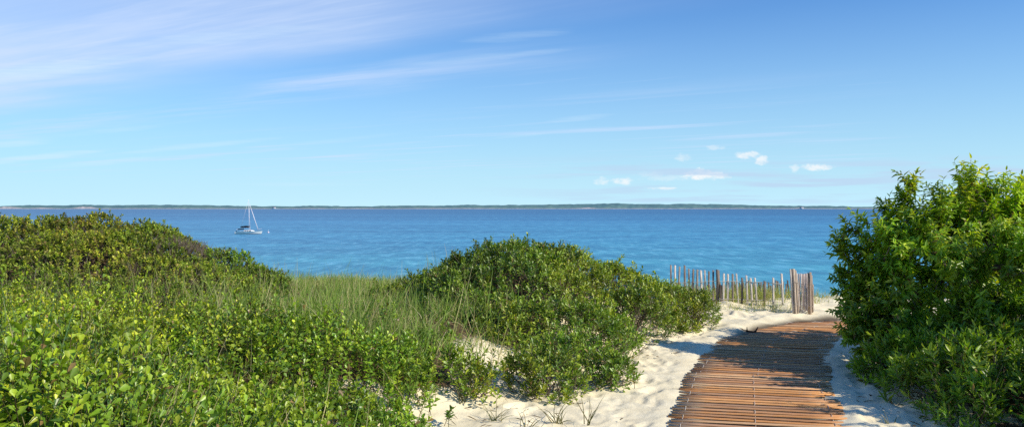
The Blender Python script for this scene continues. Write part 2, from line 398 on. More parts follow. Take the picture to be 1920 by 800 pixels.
# ----------------------------------------------------------------- sailboat
def build_boat():
    d = 8.0 * F / (438 - HY)
    p = at(466, 438, d)
    t = thing('sailboat', 'white sailboat at anchor with lowered sails and dark sail cover', 'sailboat', (p[0], d, SEA))
    white = flat_material('gelcoat', (.82, .82, .80), .3, .5, .05)
    dark = flat_material('navy_canvas', (.015, .018, .03), .8, .1)
    red = flat_material('bottom_paint', (.10, .07, .06), .6)
    alu = flat_material('mast_paint', (.80, .74, .76), .35)
    glass = flat_material('tinted_window', (.03, .04, .05), .15, .6)
    L = 8.0
    st = np.linspace(-1, 1, 15)      # stern -> bow
    def section(s, zs):
        hb = 1.25 * np.clip(1 - max(0, s) ** 2.4, .02, 1) * (.72 + .28 * min(1, (s + 1) / .9))
        fb = .72 + .16 * (s * s) + .12 * s
        return hb, fb
    rows = []
    for s in st:
        hb, fb = section(s, 0)
        x = s * L / 2
        pr = [(-1, 1.0, fb), (-1, .97, .12), (-1, .55, -.25), (0, 0, -.4), (1, .55, -.25), (1, .97, .12), (1, 1.0, fb)]
        rake = .35 if s > .95 else 0
        rows.append([(x + (rake if z > .3 else 0), sg * k * hb if sg else 0, z) for sg, k, z in pr])
    V = np.array(rows); n0, n1 = V.shape[:2]; idx = np.arange(n0 * n1).reshape(n0, n1)
    f = np.stack([idx[:-1, :-1], idx[:-1, 1:], idx[1:, 1:], idx[1:, :-1]], -1).reshape(-1, 4)
    deck = np.array([(idx[i, 0], idx[i, -1], idx[i + 1, -1], idx[i + 1, 0]) for i in range(n0 - 1)])
    o = mesh_np('hull', V.reshape(-1, 3), [np.vstack([f, deck]), idx[:1], idx[-1:]], white, t)
    mb = MB()
    for i in range(n0 - 1):
        for sg in (0, -1):
            a, b = V[i, 1 if sg == 0 else 5], V[i + 1, 1 if sg == 0 else 5]; off = np.array([0, -.015 if sg == 0 else .015, 0])
            mb.add([a + off + (0, 0, -.12), b + off + (0, 0, -.12), b + off + (0, 0, .06), a + off + (0, 0, .06)], [(0, 1, 2, 3)])
    mb.build('waterline_stripe', red, t, False)
    # cabin
    mb = MB(); xs = [-1.4, -1.2, 1.2, 2.0]; hs = [.72, 1.18, 1.12, .8]; ws = [.8, .75, .65, .4]
    v = []
    for x, h, w in zip(xs, hs, ws): v += [(x, -w, .62), (x, -w * .85, h), (x, w * .85, h), (x, w, .62)]
    ff = []
    for i in range(3):
        for k in range(3): ff.append((i * 4 + k, i * 4 + k + 1, (i + 1) * 4 + k + 1, (i + 1) * 4 + k))
    mb.add(v, ff + [(0, 3, 2, 1), (12, 13, 14, 15)]); cabin = mb.build('cabin', white, t, False)
    for x in (-.75, 0.0, .75):
        for sg in (-1, 1):
            mb = MB(); mb.box((x, sg * .71, .95), (.26, 0, 0), (0, .035, 0), (0, 0, .08)); mb.build('window', glass, cabin, False)
    mb = MB(); mb.tube([(.45, 0, .8), (.25, 0, 5), (0.0, 0, 10.6)], [.075, .07, .05], 8); mast = mb.build('mast', alu, t, False)
    mb = MB(); mb.tube([(.35, 0, 1.85), (-2.5, 0, 1.95)], .06, 8); boom = mb.build('boom', alu, t, False)
    mb = MB(); mb.tube([(.25, 0, 2.15), (-.8, 0, 2.2), (-1.8, 0, 2.16), (-2.55, 0, 2.05)], [.30, .28, .24, .12], 10); mb.build('sail_cover', dark, boom, False)
    mb = MB(); mb.tube([(2.95, 0, 1.2), (1.6, 0, 5.2), (.35, 0, 9.2)], [.10, .11, .05], 8); mb.build('furled_jib', alu, t, False)
    mb = MB(); mb.tube([(-2.3, 0, 2.1), (-.2, 0, 9.8)], .025, 5); mb.build('topping_lift', alu, t, False)
    for sg in (-1, 1):
        mb = MB(); mb.tube([(.3, sg * 1.15, .8), (.22, sg * .5, 5.5), (.15, 0, 8.6)], .018, 5); mb.build('shroud', alu, t, False)
        mb = MB(); mb.tube([(.24, 0, 5.2), (.20, sg * .6, 5.3)], .02, 5); mb.build('spreader', alu, mast, False)
    mb = MB(); mb.tube([(-3.4, -.75, .85), (-3.4, -.75, 1.4), (-3.4, .75, 1.4), (-3.4, .75, .85)], .03, 5); mb.build('stern_rail', alu, t, False)
    mb = MB(); mb.tube([(3.3, -.5, .95), (3.4, -.45, 1.5), (4.2, 0, 1.6), (3.4, .45, 1.5), (3.3, .5, .95)], .03, 5); mb.build('bow_rail', alu, t, False)
    mb = MB(); mb.add([(-3.1, -.8, 1.5), (-1.7, -.8, 1.65), (-1.7, .8, 1.65), (-3.1, .8, 1.5), (-3.1, -.85, 1.2), (-1.7, -.85, 1.35), (-1.7, .85, 1.35), (-3.1, .85, 1.2), ],
                      [(0, 1, 2, 3), (0, 4, 5, 1), (2, 6, 7, 3), (0, 3, 7, 4)]); mb.build('cockpit_awning', dark, t, False)
    mb = MB(); mb.box((-3.75, 0, .45), (.14, 0, 0), (0, .2, 0), (0, 0, .45)); mb.build('outboard_motor', dark, t, False)
    # mooring buoy ahead of the bow
    q = at(503, 436.5, 8.0 * F / (436.5 - HY))
    b = thing('mooring_buoy', 'small pale mooring buoy floating right of the sailboat', 'buoy', (q[0], q[1], SEA))
    bm = flat_material('buoy_pink', (.70, .60, .68), .5)
    th = np.linspace(-.5 * math.pi, .5 * math.pi, 9)
    mb = MB(); mb.tube([(0, 0, .18 + .32 * math.sin(a)) for a in th], [max(.01, .32 * math.cos(a)) for a in th], 12); mb.build('float', bm, b, False, True)
    mb = MB(); mb.tube([(0, 0, .55), (0, 0, 1.0)], .04, 6); mb.build('pickup_handle', white, b, False)
build_boat()

# ----------------------------------------------------------------- leaves
SHAPES = {'obovate': ((.42, .62), (.76, 1.0)), 'lance': ((.28, .95), (.62, .80)), 'oval': ((.30, .88), (.68, .95))}
def leaf_mesh(P, D, N, L, W, cols, shape='obovate', fold=.25, droop=.15):
    n = len(P)
    D = norm(D); S = norm(np.cross(D, N)); N = np.cross(S, D)
    L = L[:, None]; W = (W / 2)[:, None]
    (t1, w1), (t2, w2) = SHAPES[shape]
    V = np.empty((n, 6, 3))
    V[:, 0] = P
    V[:, 1] = P + D * L * t1 + S * W * w1 + N * W * w1 * fold
    V[:, 2] = P + D * L * t2 + S * W * w2 + N * (W * w2 * fold - L * droop * .45)
    V[:, 3] = P + D * L - N * L * droop
    V[:, 4] = P + D * L * t2 - S * W * w2 + N * (W * w2 * fold - L * droop * .45)
    V[:, 5] = P + D * L * t1 - S * W * w1 + N * W * w1 * fold
    b = np.arange(n)[:, None] * 6
    f = np.concatenate([b + np.array([[0, 1, 2, 3]]), b + np.array([[3, 4, 5, 0]])])
    return V.reshape(-1, 3), f, np.repeat(cols, 6, 0)

def frame(A):
    ref = np.where(np.abs(A[:, 2:3]) < .9, np.array([[0, 0, 1.0]]), np.array([[1.0, 0, 0]]))
    U = norm(np.cross(A, ref)); return U, np.cross(A, U)

def sprigs(P, A, length, k, leafL, leafW, colr, shape, lo=80, hi=22, fold=.25, droop=.12, r=rng, s0=.15, ragged=.25, grav=0.0):
    """leafy shoots: base P, axis A, k leaves spiralling up each; colr (n,3) per shoot"""
    n = len(P); A = norm(A); U, V = frame(A)
    i = np.arange(k)[None, :]
    s = s0 + (1 - s0) * (i + r.uniform(0, .8, (n, k))) / k
    ph = i * 2.39996 + r.uniform(0, 6.28, (n, 1)) + r.normal(0, .3, (n, k))
    th = np.radians(lo + (hi - lo) * s + r.normal(0, 12, (n, k)))
    rad = U[:, None] * np.cos(ph)[..., None] + V[:, None] * np.sin(ph)[..., None]
    D = A[:, None] * np.cos(th)[..., None] + rad * np.sin(th)[..., None]
    N = A[:, None] * np.sin(th)[..., None] - rad * np.cos(th)[..., None]
    N = N + r.normal(0, .25, N.shape)
    if grav:
        D = norm(D - np.array([0, 0, grav]) * r.uniform(.3, 1.4, (n, k, 1))); N = N + np.array([0, 0, grav * 1.2])
    base = P[:, None] + A[:, None] * (s * np.asarray(length).reshape(-1, 1))[..., None]
    L = np.asarray(leafL).reshape(-1, 1) * r.uniform(1 - ragged, 1 + ragged, (n, k)) * np.where(s > .85, .75, 1)
    W = L * (leafW) * r.uniform(.85, 1.15, (n, k))
    c = colr[:, None] * r.uniform(.72, 1.25, (n, k, 1)) * np.array([1, 1, 1])
    dead = r.uniform(0, 1, (n, k, 1)) < .022
    c = np.where(dead, np.array([.30, .19, .07]) * r.uniform(.5, 1.3, (n, k, 1)), c)
    young = (s > .8)[..., None] * ~dead * r.uniform(0, 1, (n, k, 1))
    c = c * (1 + young * np.array([.55, .28, .0]))
    return leaf_mesh(base.reshape(-1, 3), D.reshape(-1, 3), N.reshape(-1, 3), L.ravel(), W.ravel(), c.reshape(-1, 3), shape, fold, droop)

def stem_mesh(P0, P1, r0, r1, cols):
    n = len(P0); A = norm(P1 - P0); U, V = frame(A)
    ang = np.array([0, 2.094, 4.189])
    ring = U[:, None] * np.cos(ang)[None, :, None] + V[:, None] * np.sin(ang)[None, :, None]
    v = np.concatenate([P0[:, None] + ring * np.reshape(r0, (-1, 1, 1)), P1[:, None] + ring * np.reshape(r1, (-1, 1, 1))], 1)
    b = np.arange(n)[:, None] * 6
    f = np.concatenate([b + np.array([[k, (k + 1) % 3, 3 + (k + 1) % 3, 3 + k]]) for k in range(3)])
    return v.reshape(-1, 3), f, np.repeat(cols, 6, 0)

def merge(parts):
    v = []; f = []; c = []; n = 0
    for a in parts:
        v.append(a[0]); f.append(a[1] + n); c.append(a[2]); n += len(a[0])
    return np.vstack(v), np.vstack(f), np.vstack(c)

def palette(n, cols, r=rng):
    cols = np.asarray(cols, float)
    i = r.integers(0, len(cols), n); j = r.integers(0, len(cols), n); t = r.uniform(0, 1, (n, 1))
    return cols[i] * (1 - t) + cols[j] * t

G_BAY = [(.185, .320, .020), (.260, .400, .026), (.115, .225, .018), (.350, .450, .036)]
G_MID = [(.140, .250, .020), (.195, .310, .026), (.090, .175, .016), (.260, .345, .034)]
G_ROSE = [(.205, .300, .026), (.265, .360, .034), (.130, .205, .020), (.310, .380, .045), (.240, .230, .055)]
BROWN = [(.17, .12, .08), (.25, .20, .15), (.12, .08, .055), (.32, .27, .22)]

# ------------------------------------------------ dome shrubs on the dunes
def shrub_field(domes, leaf, shape, mat, pal, density, twig_share, r, per, sprigL, name, lump=(.10, .06), stray_len=.13):
    """domes: list of dicts x,y,r,h,label,group. A sprig belongs to the dome that is highest above it."""
    xs = np.array([q['x'] for q in domes]); ys = np.array([q['y'] for q in domes]); R = np.array([q['r'] for q in domes]); H = np.array([q['h'] for q in domes])
    x0, x1, y0, y1 = (xs - R).min(), (xs + R).max(), (ys - R).min(), (ys + R).max()
    n = int((x1 - x0) * (y1 - y0) * density)
    X = r.uniform(x0, x1, n); Y = r.uniform(y0, y1, n)
    def top(X, Y):
        dd = ((X[:, None] - xs) ** 2 + (Y[:, None] - ys) ** 2) / R ** 2
        wob = 1 + .5 * vnoise(X, Y, .45, 31) + .3 * vnoise(X, Y, .2, 32)
        hh = H * np.sqrt(np.clip(1 - dd * wob[:, None], 0, 1))
        g = ground(X, Y)
        hh = hh + 0 * g[:, None]
        return hh, g
    hh, g = top(X, Y)
    own = hh.argmax(1); h = hh.max(1); keep = h > .03
    X, Y, own, h, g = X[keep], Y[keep], own[keep], h[keep], g[keep]
    lmp = lump[0] * vnoise(X, Y, .38, 41) * 2 + lump[1] * vnoise(X, Y, .17, 42) * 2
    hs = np.maximum(h + lmp * np.minimum(1, h / .25), .05)
    e = .04
    def hf(X, Y):
        a, b = top(X, Y); a = a.max(1); return a + b + (lump[0] * vnoise(X, Y, .38, 41) * 2 + lump[1] * vnoise(X, Y, .17, 42) * 2) * np.minimum(1, a / .25)
    nx = -(hf(X + e, Y) - hf(X - e, Y)) / (2 * e); ny = -(hf(X, Y + e) - hf(X, Y - e)) / (2 * e)
    nrm = norm(np.stack([np.clip(nx, -2.5, 2.5), np.clip(ny, -2.5, 2.5), np.ones_like(nx)], -1))
    dens2 = r.uniform(0, 1, len(X)) < 1.0
    depth = r.exponential(.055, len(X)); depth = np.minimum(depth, hs * .8)
    P = np.stack([X, Y, g + hs], -1) - nrm * depth[:, None]
    A = norm(nrm * .75 + np.array([0, 0, .55]) + r.normal(0, .32, (len(X), 3)))
    L = sprigL * r.uniform(.6, 1.25, len(X))
    P = P - A * (L * .75)[:, None]
    stray = r.uniform(0, 1, len(X)) < .07
    P = P + A * (stray * r.uniform(.02, stray_len, len(X)))[:, None]
    tw = np.array([q.get('twig', twig_share) for q in domes])[own]
    patch = vnoise(X, Y, .55, 51) + .5 * vnoise(X, Y, .2, 52)
    bare = r.uniform(0, 1, len(X)) < np.clip(tw + tw * 3.0 * patch, 0, .95)
    clump = 1 + .55 * vnoise(X, Y, .5, 61) + .35 * vnoise(X, Y, .15, 62)
    C = palette(len(X), pal, r) * clump[:, None]
    yel = np.clip(vnoise(X, Y, .8, 63) * 1.2, 0, .5)[:, None]
    C = C * (1 + yel * np.array([.7, .25, 0]))
    out = []
    for k, q in enumerate(domes):
        s = own == k
        if s.sum() < 5: continue
        t = thing(name, q['label'], q.get('cat', 'shrub'), (q['x'], q['y'], float(ground(q['x'], q['y']))), q.get('group'))
        off = np.array(t.location)
        s1 = s & ~bare
        hsv = np.ones(3)
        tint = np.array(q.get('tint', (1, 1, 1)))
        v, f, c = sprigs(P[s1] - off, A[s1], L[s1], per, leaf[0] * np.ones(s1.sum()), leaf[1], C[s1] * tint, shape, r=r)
        mesh_np('foliage', v, f, mat, t, c)
        # shoots: thin stems of every sprig, bare twigs and a few branches from the root
        ns = s.sum(); cb = palette(ns, BROWN, r)
        sel = np.where(s)[0]
        ends = P[s] + A[s] * (L[s] * np.where(bare[s], r.uniform(.9, 1.5, ns), .8))[:, None]
        parts = [stem_mesh(P[s] - off, ends - off, .0022 + .0012 * bare[s], .0012, cb)]
        bt = sel[r.uniform(0, 1, ns) < .25]
        if len(bt):
            e0 = P[bt]; mid = e0 + r.normal(0, .02, e0.shape)
            root = np.stack([q['x'] + (e0[:, 0] - q['x']) * .45, q['y'] + (e0[:, 1] - q['y']) * .45, 0 * e0[:, 0]], -1)
            root[:, 2] = ground(root[:, 0], root[:, 1]) - .02
            mid = (root + e0) / 2 + r.normal(0, .05, e0.shape)
            cc = palette(len(bt), BROWN, r)
            parts += [stem_mesh(root - off, mid - off, .007, .005, cc), stem_mesh(mid - off, e0 - off, .005, .0022, cc)]
        # extra fine twigs fanning from bare spots
        bb = np.where(s & bare)[0]
        if len(bb):
            for _ in range(3):
                d2 = norm(A[bb] + r.normal(0, .55, (len(bb), 3)))
                parts.append(stem_mesh(P[bb] - off, P[bb] + d2 * r.uniform(.06, .16, (len(bb), 1)) - off, .002, .001, palette(len(bb), BROWN, r)))
        v, f, c = merge(parts)
        mesh_np('branches', v, f, M_bark, t, c)
        out.append(t)
    return out

GL = 'shrubs covering the left dune mound'
left_domes = [
    dict(x=-6.15, y=11.1, r=1.2, h=.42, label='rounded green shrub crowning the left dune mound', twig=.06),
    dict(x=-5.15, y=11.2, r=1.0, h=.40, label='green shrub on the right shoulder of the left mound crest', twig=.12),
    dict(x=-7.1, y=10.7, r=1.2, h=.44, label='yellowish shrub at the left frame edge below the mound crest', twig=.1, tint=(1.12, 1.08, 1)),
    dict(x=-4.5, y=11.1, r=.75, h=.36, label='purple-brown twiggy half-bare shrub on the right flank of the left mound', twig=.5),
    dict(x=-3.95, y=11.0, r=.48, h=.42, label='small dark green shrub below the bare twiggy one, against the water', twig=.08, tint=(.8, .95, .9)),
    dict(x=-3.45, y=10.7, r=.50, h=.33, label='low shrub at the right foot of the left mound beside the grass', twig=.12, tint=(.85, .95, .9)),
    dict(x=-5.5, y=9.9, r=1.0, h=.40, label='shrub with grey bare twigs in the middle of the left mound face', twig=.13),
    dict(x=-6.5, y=9.2, r=1.1, h=.38, label='low twiggy shrub at the left frame edge under the mound', twig=.13),
    dict(x=-4.5, y=9.9, r=.9, h=.38, label='green shrub on the mound face under the bare twiggy shrub', twig=.16),
    dict(x=-3.75, y=9.8, r=.7, h=.34, label='shrub mixed with grass stalks at the lower right of the left mound', twig=.16),
    dict(x=-8.2, y=10.3, r=1.2, h=.42, label='shrub mostly cut off by the left frame edge', twig=.1),
    dict(x=-5.2, y=8.7, r=.9, h=.36, label='dark shaded shrub between the left mound and the leafy foreground', twig=.2, tint=(.85, .9, .9)),
    dict(x=-4.2, y=8.8, r=.8, h=.32, label='low shrub in front of the left mound where grass begins', twig=.18),
]
for q in left_domes: q['group'] = GL
r1 = np.random.default_rng(21)
shrub_field(left_domes, (.038, .52), 'oval', M_leaf_small, G_ROSE, 520, .12, r1, 10, .10, 'dune_shrub', lump=(.09, .06), stray_len=.08)

GC = 'bayberry shrubs on the middle dune'
mid_domes = [
    dict(x=.15, y=10.2, r=1.15, h=.37, label='tall bayberry shrub forming the peak of the middle mound'),
    dict(x=-.70, y=10.4, r=.85, h=.34, label='bayberry shrub on the left shoulder of the middle mound beside the grass'),
    dict(x=-1.35, y=10.6, r=.7, h=.30, label='low shrub at the left end of the middle mound by the water'),
    dict(x=.62, y=10.15, r=.8, h=.43, label='bayberry shrub just right of the tallest one on the middle mound'),
    dict(x=1.0, y=10.3, r=.85, h=.46, label='bayberry shrub right of the middle mound peak'),
    dict(x=1.65, y=10.4, r=.8, h=.52, label='sunlit shrub halfway down the right slope of the middle mound', tint=(1.12, 1.05, 1)),
    dict(x=2.2, y=10.6, r=.65, h=.50, label='rounded shrub at the right end of the mound in front of the fence', tint=(1.1, 1.05, 1)),
    dict(x=-.35, y=9.2, r=.8, h=.42, label='shrub on the left face of the middle mound behind pale grass'),
    dict(x=.55, y=9.1, r=.85, h=.48, label='dense shrub in the centre of the middle mound face'),
    dict(x=1.3, y=9.4, r=.65, h=.48, label='dark shrub at the sand edge below the right slope'),
    dict(x=.15, y=8.2, r=.60, h=.38, label='shrub above the bare sand patch on the slope'),
    dict(x=.80, y=8.2, r=.6, h=.42, label='shrub low on the middle slope facing the sand path'),
    dict(x=.25, y=6.75, r=.40, h=.38, label='upright bushy clump standing alone on the bare sand slope'),
    dict(x=-.33, y=6.45, r=.36, h=.30, label='low spreading clump on the sand left of the upright bushy clump'),
    dict(x=.86, y=7.1, r=.30, h=.30, label='small clump with a long trailing sprig on the sand by the path'),
    dict(x=.48, y=7.5, r=.36, h=.34, label='clump joining the middle slope to the bushy clump on the sand'),
]
for q in mid_domes: q['group'] = GC
r1 = np.random.default_rng(22)
shrub_field(mid_domes, (.050, .40), 'obovate', M_leaf_round, G_MID, 470, .035, r1, 10, .12, 'bayberry_shrub', lump=(.15, .08))

# ------------------------------------------------ foreground ground cover
def build_ground_cover():
    r = np.random.default_rng(31)
    n = 11500
    Y = r.uniform(2.0, 9.2, n); X = r.uniform(-6.2, 0.0, n)
    lim = np.interp(Y, [2, 5.5, 6.3, 7.0, 7.6, 8.3, 9.2], [-.50, -.48, -.52, -.62, -.66, -.60, -.6])
    nz = .35 * vnoise(X, Y, .5, 71) + .22 * vnoise(X, Y, .2, 72)
    vis = np.abs(X) < Y * .66 + .5
    frontier = np.interp(X, [-6, -4.6, -3.6, -2.4, -1.2, 0], [7.8, 7.5, 7.2, 6.9, 7.0, 7.2])
    p = smooth(lim + nz * .7 - X, -.05, .12) * smooth(frontier + nz * 2 - Y, -.6, .5)
    hole = vnoise(X, Y, .42, 73) + .5 * vnoise(X, Y, .16, 74)
    p = p * np.where(hole < -.20, .05, 1.0)
    k = (r.uniform(0, 1, n) < p) & vis
    X, Y, nz = X[k], Y[k], nz[k]; n = len(X)
    near = smooth(5.5 - Y, 0, 2.5)
    H = (.29 + .30 * vnoise(X, Y, .75, 75) * 2 + .18 * vnoise(X, Y, .28, 76) * 2) * smooth(-.55 - X, -.4, .7, ) + .08
    H = np.maximum(H, .09)
    g = ground(X, Y)
    A = norm(np.stack([r.normal(.05, .30, n), r.normal(-.05, .30, n), np.ones(n)], -1))
    H2 = H * r.uniform(.55, 1.1, n)
    P = np.stack([X, Y, g], -1)
    C = palette(n, G_BAY, r) * (1 + .6 * vnoise(X, Y, .6, 77) + .5 * vnoise(X, Y, .2, 78))[:, None]
    wl = smooth(-1.2 - X, 0, 2.2)[:, None]
    C = C * (1 + wl * np.array([.35, .16, .0]))
    size = (.040 + .007 * near)
    shoots = H2 * .62
    v1 = sprigs(P + A * (H2 * .42)[:, None], A, shoots, 13, size, .56, C, 'obovate', lo=85, hi=30, r=r, ragged=.35)
    # side shoots
    q = r.uniform(0, 1, n) < .8
    A2 = norm(A[q] + r.normal(0, .65, (q.sum(), 3)) * np.array([1, 1, .4]))
    P2 = P[q] + A[q] * (H2[q] * r.uniform(.35, .7, q.sum()))[:, None]
    L2 = H2[q] * r.uniform(.35, .6, q.sum())
    v2 = sprigs(P2, A2, L2, 8, size[q], .56, C[q] * .95, 'obovate', lo=80, hi=30, r=r, ragged=.35)
    s1 = stem_mesh(P, P + A * (H2 * .98)[:, None], .0030, .0015, palette(n, [(.10, .07, .04), (.09, .10, .03), (.16, .09, .05)], r))
    s2 = stem_mesh(P2, P2 + A2 * L2[:, None], .0018, .0012, palette(q.sum(), [(.10, .08, .04), (.09, .11, .03)], r))
    v, f, c = merge([v1, v2])
    o = mesh_np('ground_cover', v, f, M_leaf_round, None, c)
    tag(o, 'low leafy green ground cover filling the left foreground', 'ground cover', kind='stuff')
    v, f, c = merge([s1, s2])
    mesh_np('stems', v, f, M_bark, o, c)['kind'] = 'stuff'
build_ground_cover()

# ------------------------------------------------ grass
def blades(P, A, L, W, bend, cols, r, seg=4):
    n = len(P); A = norm(A)
    side = r.normal(0, 1, (n, 3)); side[:, 2] = 0; side = norm(np.cross(A, norm(side)))
    lean = norm(np.cross(side, A)) * r.choice([-1, 1], (n, 1))
    V = np.empty((n, (seg + 1) * 2, 3))
    for k in range(seg + 1):
        t = k / seg
        c = P + A * (L * t * (1 - .25 * bend * t))[:, None] + lean * (L * bend * t * t)[:, None] - np.array([0, 0, 1]) * (L * bend * .45 * t ** 3)[:, None]
        w = W * (1 - t ** 1.6) * .5 + .0004
        V[:, 2 * k] = c - side * w[:, None]; V[:, 2 * k + 1] = c + side * w[:, None]
    b = np.arange(n)[:, None] * (seg + 1) * 2
    f = np.concatenate([b + np.array([[2 * k, 2 * k + 1, 2 * k + 3, 2 * k + 2]]) for k in range(seg)])
    return V.reshape(-1, 3), f, np.repeat(cols, (seg + 1) * 2, 0)

GREEN_G = [(.20, .32, .05), (.27, .39, .065), (.14, .25, .04), (.33, .42, .10)]
TAN_G = [(.56, .48, .24), (.58, .50, .29), (.36, .29, .14), (.32, .33, .12)]

def grass_patch(x0, x1, y0, y1, n, L0, L1, W, fn, tan, r, lean=(.0, 0), spread=.28, pal=GREEN_G):
    X = r.uniform(x0, x1, n); Y = r.uniform(y0, y1, n)
    # tufted
    cx = X + r.normal(0, .0, n)
    p = fn(X, Y); k = r.uniform(0, 1, n) < p; X, Y = X[k], Y[k]; n = len(X)
    L = r.uniform(L0, L1, n) * (1 + .5 * vnoise(X, Y, .7, 91))
    A = np.stack([r.normal(lean[0], spread, n), r.normal(lean[1], spread, n), np.ones(n)], -1)
    ist = (r.uniform(0, 1, n) < tan + .25 * vnoise(X, Y, .4, 92))[:, None]
    C = np.where(ist, palette(n, TAN_G, r), palette(n, pal, r)) * (1 + .3 * vnoise(X, Y, .5, 93))[:, None]
    return blades(np.stack([X, Y, ground(X, Y) - .01], -1), A, L, W * r.uniform(.7, 1.3, n), np.abs(r.normal(.25, .2, n)), C, r)

def build_grass():
    r = np.random.default_rng(41)
    def mid(X, Y):
        nz = vnoise(X, Y, .6, 94)
        a = smooth(X + .25 * (Y - 9), -4.0, -2.9) * smooth(-X - .1 + nz, -.1, .7) * smooth(Y, 5.7, 7.0) * smooth(14.6 - Y, 0, .6)
        return a * np.clip(.7 + 1.5 * nz + 1.2 * vnoise(X, Y, .22, 99), .06, 1)
    p1 = grass_patch(-4.4, .6, 5.7, 14.4, 62000,   .13, .32, .0070, mid, .22, r, (.07, 0), .42)
    p5 = grass_patch(-3.6, -.6, 12.6, 14.4, 4200, .14, .30, .0075, lambda X, Y: .9 + 0 * X, .75, r, (.08, 0), .35)
    # tall sparse stalks
    p2 = grass_patch(-4.5, .3, 7.0, 12.8, 1300, .40, .72, .0065, lambda X, Y: .9 * smooth(X, -4.5, -2.5), .45, r, (.10, 0), .2)
    # scattered through ground cover and over the left mound face
    p3 = grass_patch(-5.8, -.7, 3.6, 9.6, 6000, .34, .60, .0065, lambda X, Y: np.clip(.5 + 1.6 * vnoise(X, Y, .9, 95), 0, 1), .35, r, (.12, 0), .3)
    # tan thatch low down round the bare patches
    def th(X, Y): return np.clip(.2 + 1.8 * vnoise(X, Y, .35, 96), 0, 1) * smooth(X, -1.9, -.9) * smooth(.35 - X, 0, .4)
    p4 = grass_patch(-1.9, .35, 6.9, 8.8, 3500, .14, .30, .006, th, .7, r, (.1, -.1), .55)
    v, f, c = merge([p1, p2, p3, p4, p5])
    tag(mesh_np('dune_grass', v, f, M_grass, None, c), 'green and straw dune grass in the saddle between the two mounds', 'grass', kind='stuff')
    # big soft blades close to the camera on the left
    p = grass_patch(-3.2, -.8, 2.3, 5.0, 1700, .40, .75, .0085, lambda X, Y: smooth(-X / Y, .30, .58) * .9, .22, r, (.12, .05), .30, [(.10, .19, .07), (.12, .21, .06), (.08, .15, .05)])
    v, f, c = p
    tag(mesh_np('tall_grass', v, f, M_grass, None, c), 'long broad grass blades rising at the lower left corner', 'grass', kind='stuff')
    # yellowish beach grass behind the fence
    def bf(X, Y):
        return np.clip(.6 + 1.4 * vnoise(X, Y, .4, 97), 0, 1) * smooth(Y, 12.0, 12.5)
    q1 = grass_patch(2.6, 4.75, 12.0, 14.6, 7000, .20, .40, .0070, bf, .50, r, (.05, 0), .35, [(.30, .34, .06), (.38, .38, .09), (.22, .28, .05)])
    q2 = grass_patch(4.7, 5.6, 12.3, 13.2, 420, .12, .26, .006, lambda X, Y: .8 + 0 * X, .6, r, (.1, 0), .35)
    q3 = grass_patch(2.5, 4.3, 11.6, 12.1, 900, .08, .26, .006, lambda X, Y: .8 + 0 * X, .6, r, (.1, 0), .45)
    v, f, c = merge([q1, q2, q3])
    tag(mesh_np('beach_grass', v, f, M_grass, None, c), 'yellow-green beach grass growing behind the picket fence', 'grass', kind='stuff')
    # single tufts on the bare sand
    tufts = [(866, 765, 16, .24, .2, 'upright green tuft at the edge of the leafy cover on the sand'),
             (930, 790, 17, .22, .6, 'splayed wiry tuft below the low spreading clump on the sand'),
             (1045, 790, 18, .22, .9, 'dry drooping tuft with curled blades in the middle of the sand'),
             (1102, 790, 9, .26, .5, 'thin tuft of long arching blades on sand nearest the slatted walkway'),
             (985, 800, 8, .20, .8, 'sparse tuft at the bottom edge of the picture on the sand'),
             (1665, 790, 6, .12, .4, 'lone short sprig of grass on the shaded sand right of the walkway')]
    for px, py, n, L, b, label in tufts:
        d = 1.55 * F / (py - HY - 8); x = (px - 960) / F * d; z = float(ground(x, d))
        t = thing('grass_tuft', label, 'grass tuft', (x, d, z), 'grass tufts on the bare sand')
        P = np.stack([r.normal(0, .02, n), r.normal(0, .015, n), np.full(n, -.015)], -1)
        A = np.stack([r.normal(.1, .5, n), r.normal(0, .35, n), np.ones(n)], -1)
        C = palette(n, [(.13, .13, .05), (.10, .12, .04), (.25, .2, .10)], r)
        v, f, c = blades(P, A, L * r.uniform(.6, 1.3, n), np.full(n, .0065), np.abs(r.normal(b * .6, .25, n)), C, r, 5)
        mesh_np('blade', v, f, M_grass, t, c)
build_grass()

